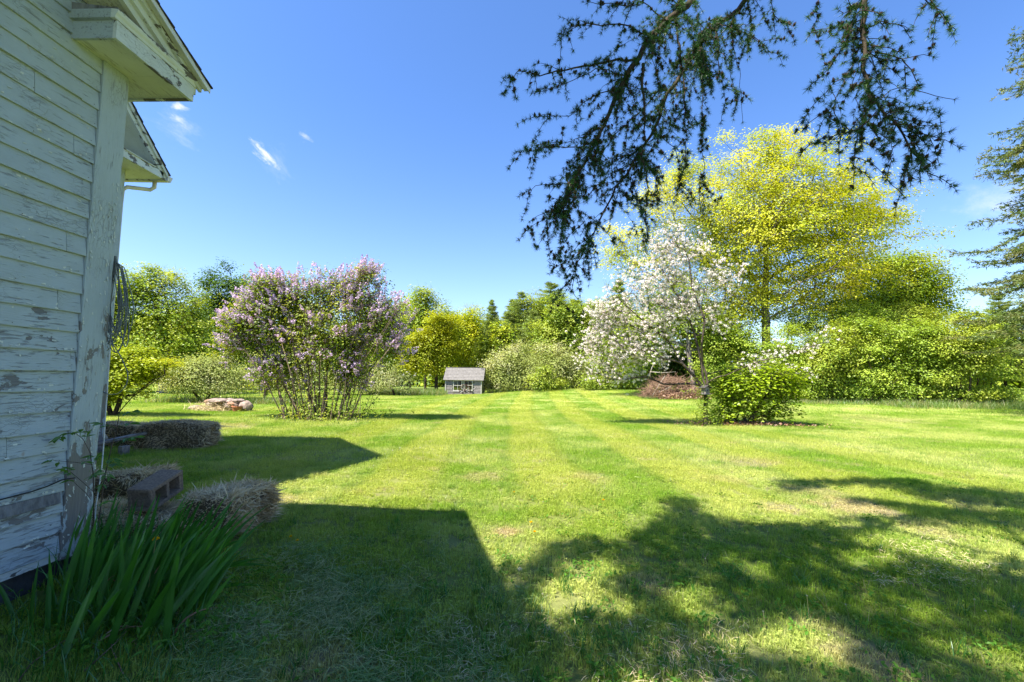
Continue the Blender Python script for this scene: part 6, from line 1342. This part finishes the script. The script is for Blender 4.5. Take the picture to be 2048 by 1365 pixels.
zone(.9, 7.5, .30, (0, 3), .72); zone(7.5, 19, .60, (4, 6), .66); zone(19, 50, 1.6, (7, 8), .62)
gp = np.concatenate(gp); pk = np.concatenate(pk); sc_ = np.concatenate(sc_); ro = np.concatenate(ro)
me = bpy.data.meshes.new('grass'); me.vertices.add(len(gp)); me.vertices.foreach_set('co', gp.astype(np.float32).ravel())
for nm_, ty, v in (('pick', 'INT', pk.astype(np.int32)), ('size', 'FLOAT', sc_.astype(np.float32)), ('turn', 'FLOAT', ro.astype(np.float32))): a = me.attributes.new(nm_, ty, 'POINT'); a.data.foreach_set('value', v)
go = link('grass', me); tag(go, kind='stuff')
ng = bpy.data.node_groups.new('grass_instances', 'GeometryNodeTree'); ng.interface.new_socket('Geometry', in_out='INPUT', socket_type='NodeSocketGeometry'); ng.interface.new_socket('Geometry', in_out='OUTPUT', socket_type='NodeSocketGeometry')
gi = ng.nodes.new('NodeGroupInput'); gout = ng.nodes.new('NodeGroupOutput'); ci = ng.nodes.new('GeometryNodeCollectionInfo'); ci.inputs['Collection'].default_value = hid; ci.inputs['Separate Children'].default_value = True; ci.inputs['Reset Children'].default_value = True
ip = ng.nodes.new('GeometryNodeInstanceOnPoints'); ip.inputs['Pick Instance'].default_value = True
def na(nm_, ty): n = ng.nodes.new('GeometryNodeInputNamedAttribute'); n.data_type = ty; n.inputs['Name'].default_value = nm_; return n.outputs[0]
cb = ng.nodes.new('ShaderNodeCombineXYZ'); ng.links.new(na('turn', 'FLOAT'), cb.inputs[2]); er = ng.nodes.new('FunctionNodeEulerToRotation'); ng.links.new(cb.outputs[0], er.inputs[0])
ng.links.new(gi.outputs[0], ip.inputs['Points']); ng.links.new(ci.outputs[0], ip.inputs['Instance']); ng.links.new(na('pick', 'INT'), ip.inputs['Instance Index']); ng.links.new(er.outputs[0], ip.inputs['Rotation'])
cs = ng.nodes.new('ShaderNodeCombineXYZ'); szn = na('size', 'FLOAT'); cs.inputs[0].default_value = 1; cs.inputs[1].default_value = 1; ng.links.new(szn, cs.inputs[2]); ng.links.new(cs.outputs[0], ip.inputs['Scale'])
ng.links.new(ip.outputs[0], gout.inputs[0]); md = go.modifiers.new('grass', 'NODES'); md.node_group = ng

# unmown grass at the edges of the lawn
def wpatch(x0, x1, y0, y1):
    def fn(n): x = rng.uniform(x0, x1, n); y = rng.uniform(y0, y1, n); return np.stack([x, y, terr(x, y)], axis=1)
    return fn
grass_strip(5200, wpatch(-10.5, -5.0, 33, 37), .55, .022, 'tall_grass', 'l_tallgrass')
grass_strip(3500, wpatch(-17, -9.5, 21.0, 23.5), .40, .018, 'tall_grass', 'l_tallgrass')
grass_strip(4200, wpatch(19, 27, 22.0, 24), .42, .016, 'tall_grass', 'l_tallgrass')
grass_strip(4200, wpatch(12.5, 22, 23.5, 25), .28, .015, 'tall_grass', 'l_tallgrass')
grass_strip(3500, wpatch(24, 36, 25, 34), .6, .02, 'tall_grass', 'l_tallgrass')
grass_strip(3000, wpatch(-2, 8, 37, 40), .35, .02, 'tall_grass', 'l_tallgrass')
grass_strip(500, wpatch(7.4, 9, BY - .8, BY - .3), .25, .012, 'tall_grass', 'l_tallgrass')
grass_strip(900, lambda n: np.stack([LB[0] + rng.normal(0, 1.3, n), LB[1] + rng.normal(0, .55, n), np.zeros(n)], axis=1), .16, .009, 'tall_grass', 'l_tallgrass')

# cut grass left lying in the shade of the house, and mown clippings
def clippings(n, boxes, L, name, mt, hgt=.05, w=.0028):
    c = pxpatch(boxes)(n); th = rng.uniform(0, 2 * pi, n) ; cl = np.sin(c[:, 0] * 5.1) * np.sin(c[:, 1] * 4.3 + 1) + .4 * np.sin(c[:, 0] * 11 + c[:, 1] * 7); keep = cl + rng.normal(0, .5, n) > .0; c = c[keep]; th = th[keep]; n = len(c); Ls = L * rng.uniform(.4, 1.3, n); cv_ = rng.normal(0, 1.0, n)
    q = c + np.stack([np.zeros(n), np.zeros(n), .025 + rng.uniform(0, hgt, n)], axis=1); rows = []; rise = rng.normal(0, .22, n)
    for i in range(4):
        d = np.stack([np.cos(th), np.sin(th), rise - .10 * i], axis=1); s = np.stack([-np.sin(th), np.cos(th), rng.normal(0, .4, n)], axis=1); k_ = (.7, 1, .8, .1)[i]; rows += [q - s * w * k_ / 2, q + s * w * k_ / 2]; q = q + d * (Ls / 3)[:, None]; th = th + cv_ * .35
    V = np.stack(rows, axis=1).reshape(-1, 3); b = np.arange(n)[:, None] * 8; F = np.concatenate([b + [0, 1, 3, 2], b + [2, 3, 5, 4], b + [4, 5, 7, 6]]); V = V.reshape(n, 8, 3); V[..., 2] = np.maximum(V[..., 2], .004); tag(MB().add(V.reshape(-1, 3), F, 0, np.repeat(rng.uniform(0, 1, n), 8)).build(name, M[mt]), kind='stuff')
clippings(12000, [(430, 1130, 760, 1500), (480, 1100, 700, 1300), (360, 1230, 800, 1500)], .11, 'hay_clippings', 'clip')
clippings(5000, [(500, 1070, 900, 1200), (700, 1180, 1050, 1420)], .09, 'hay_clippings', 'clip', .03)
clippings(2600, [(900, 1250, 1500, 1420), (1750, 1080, 2000, 1180)], .07, 'hay_clippings', 'straw', .02, .0022)
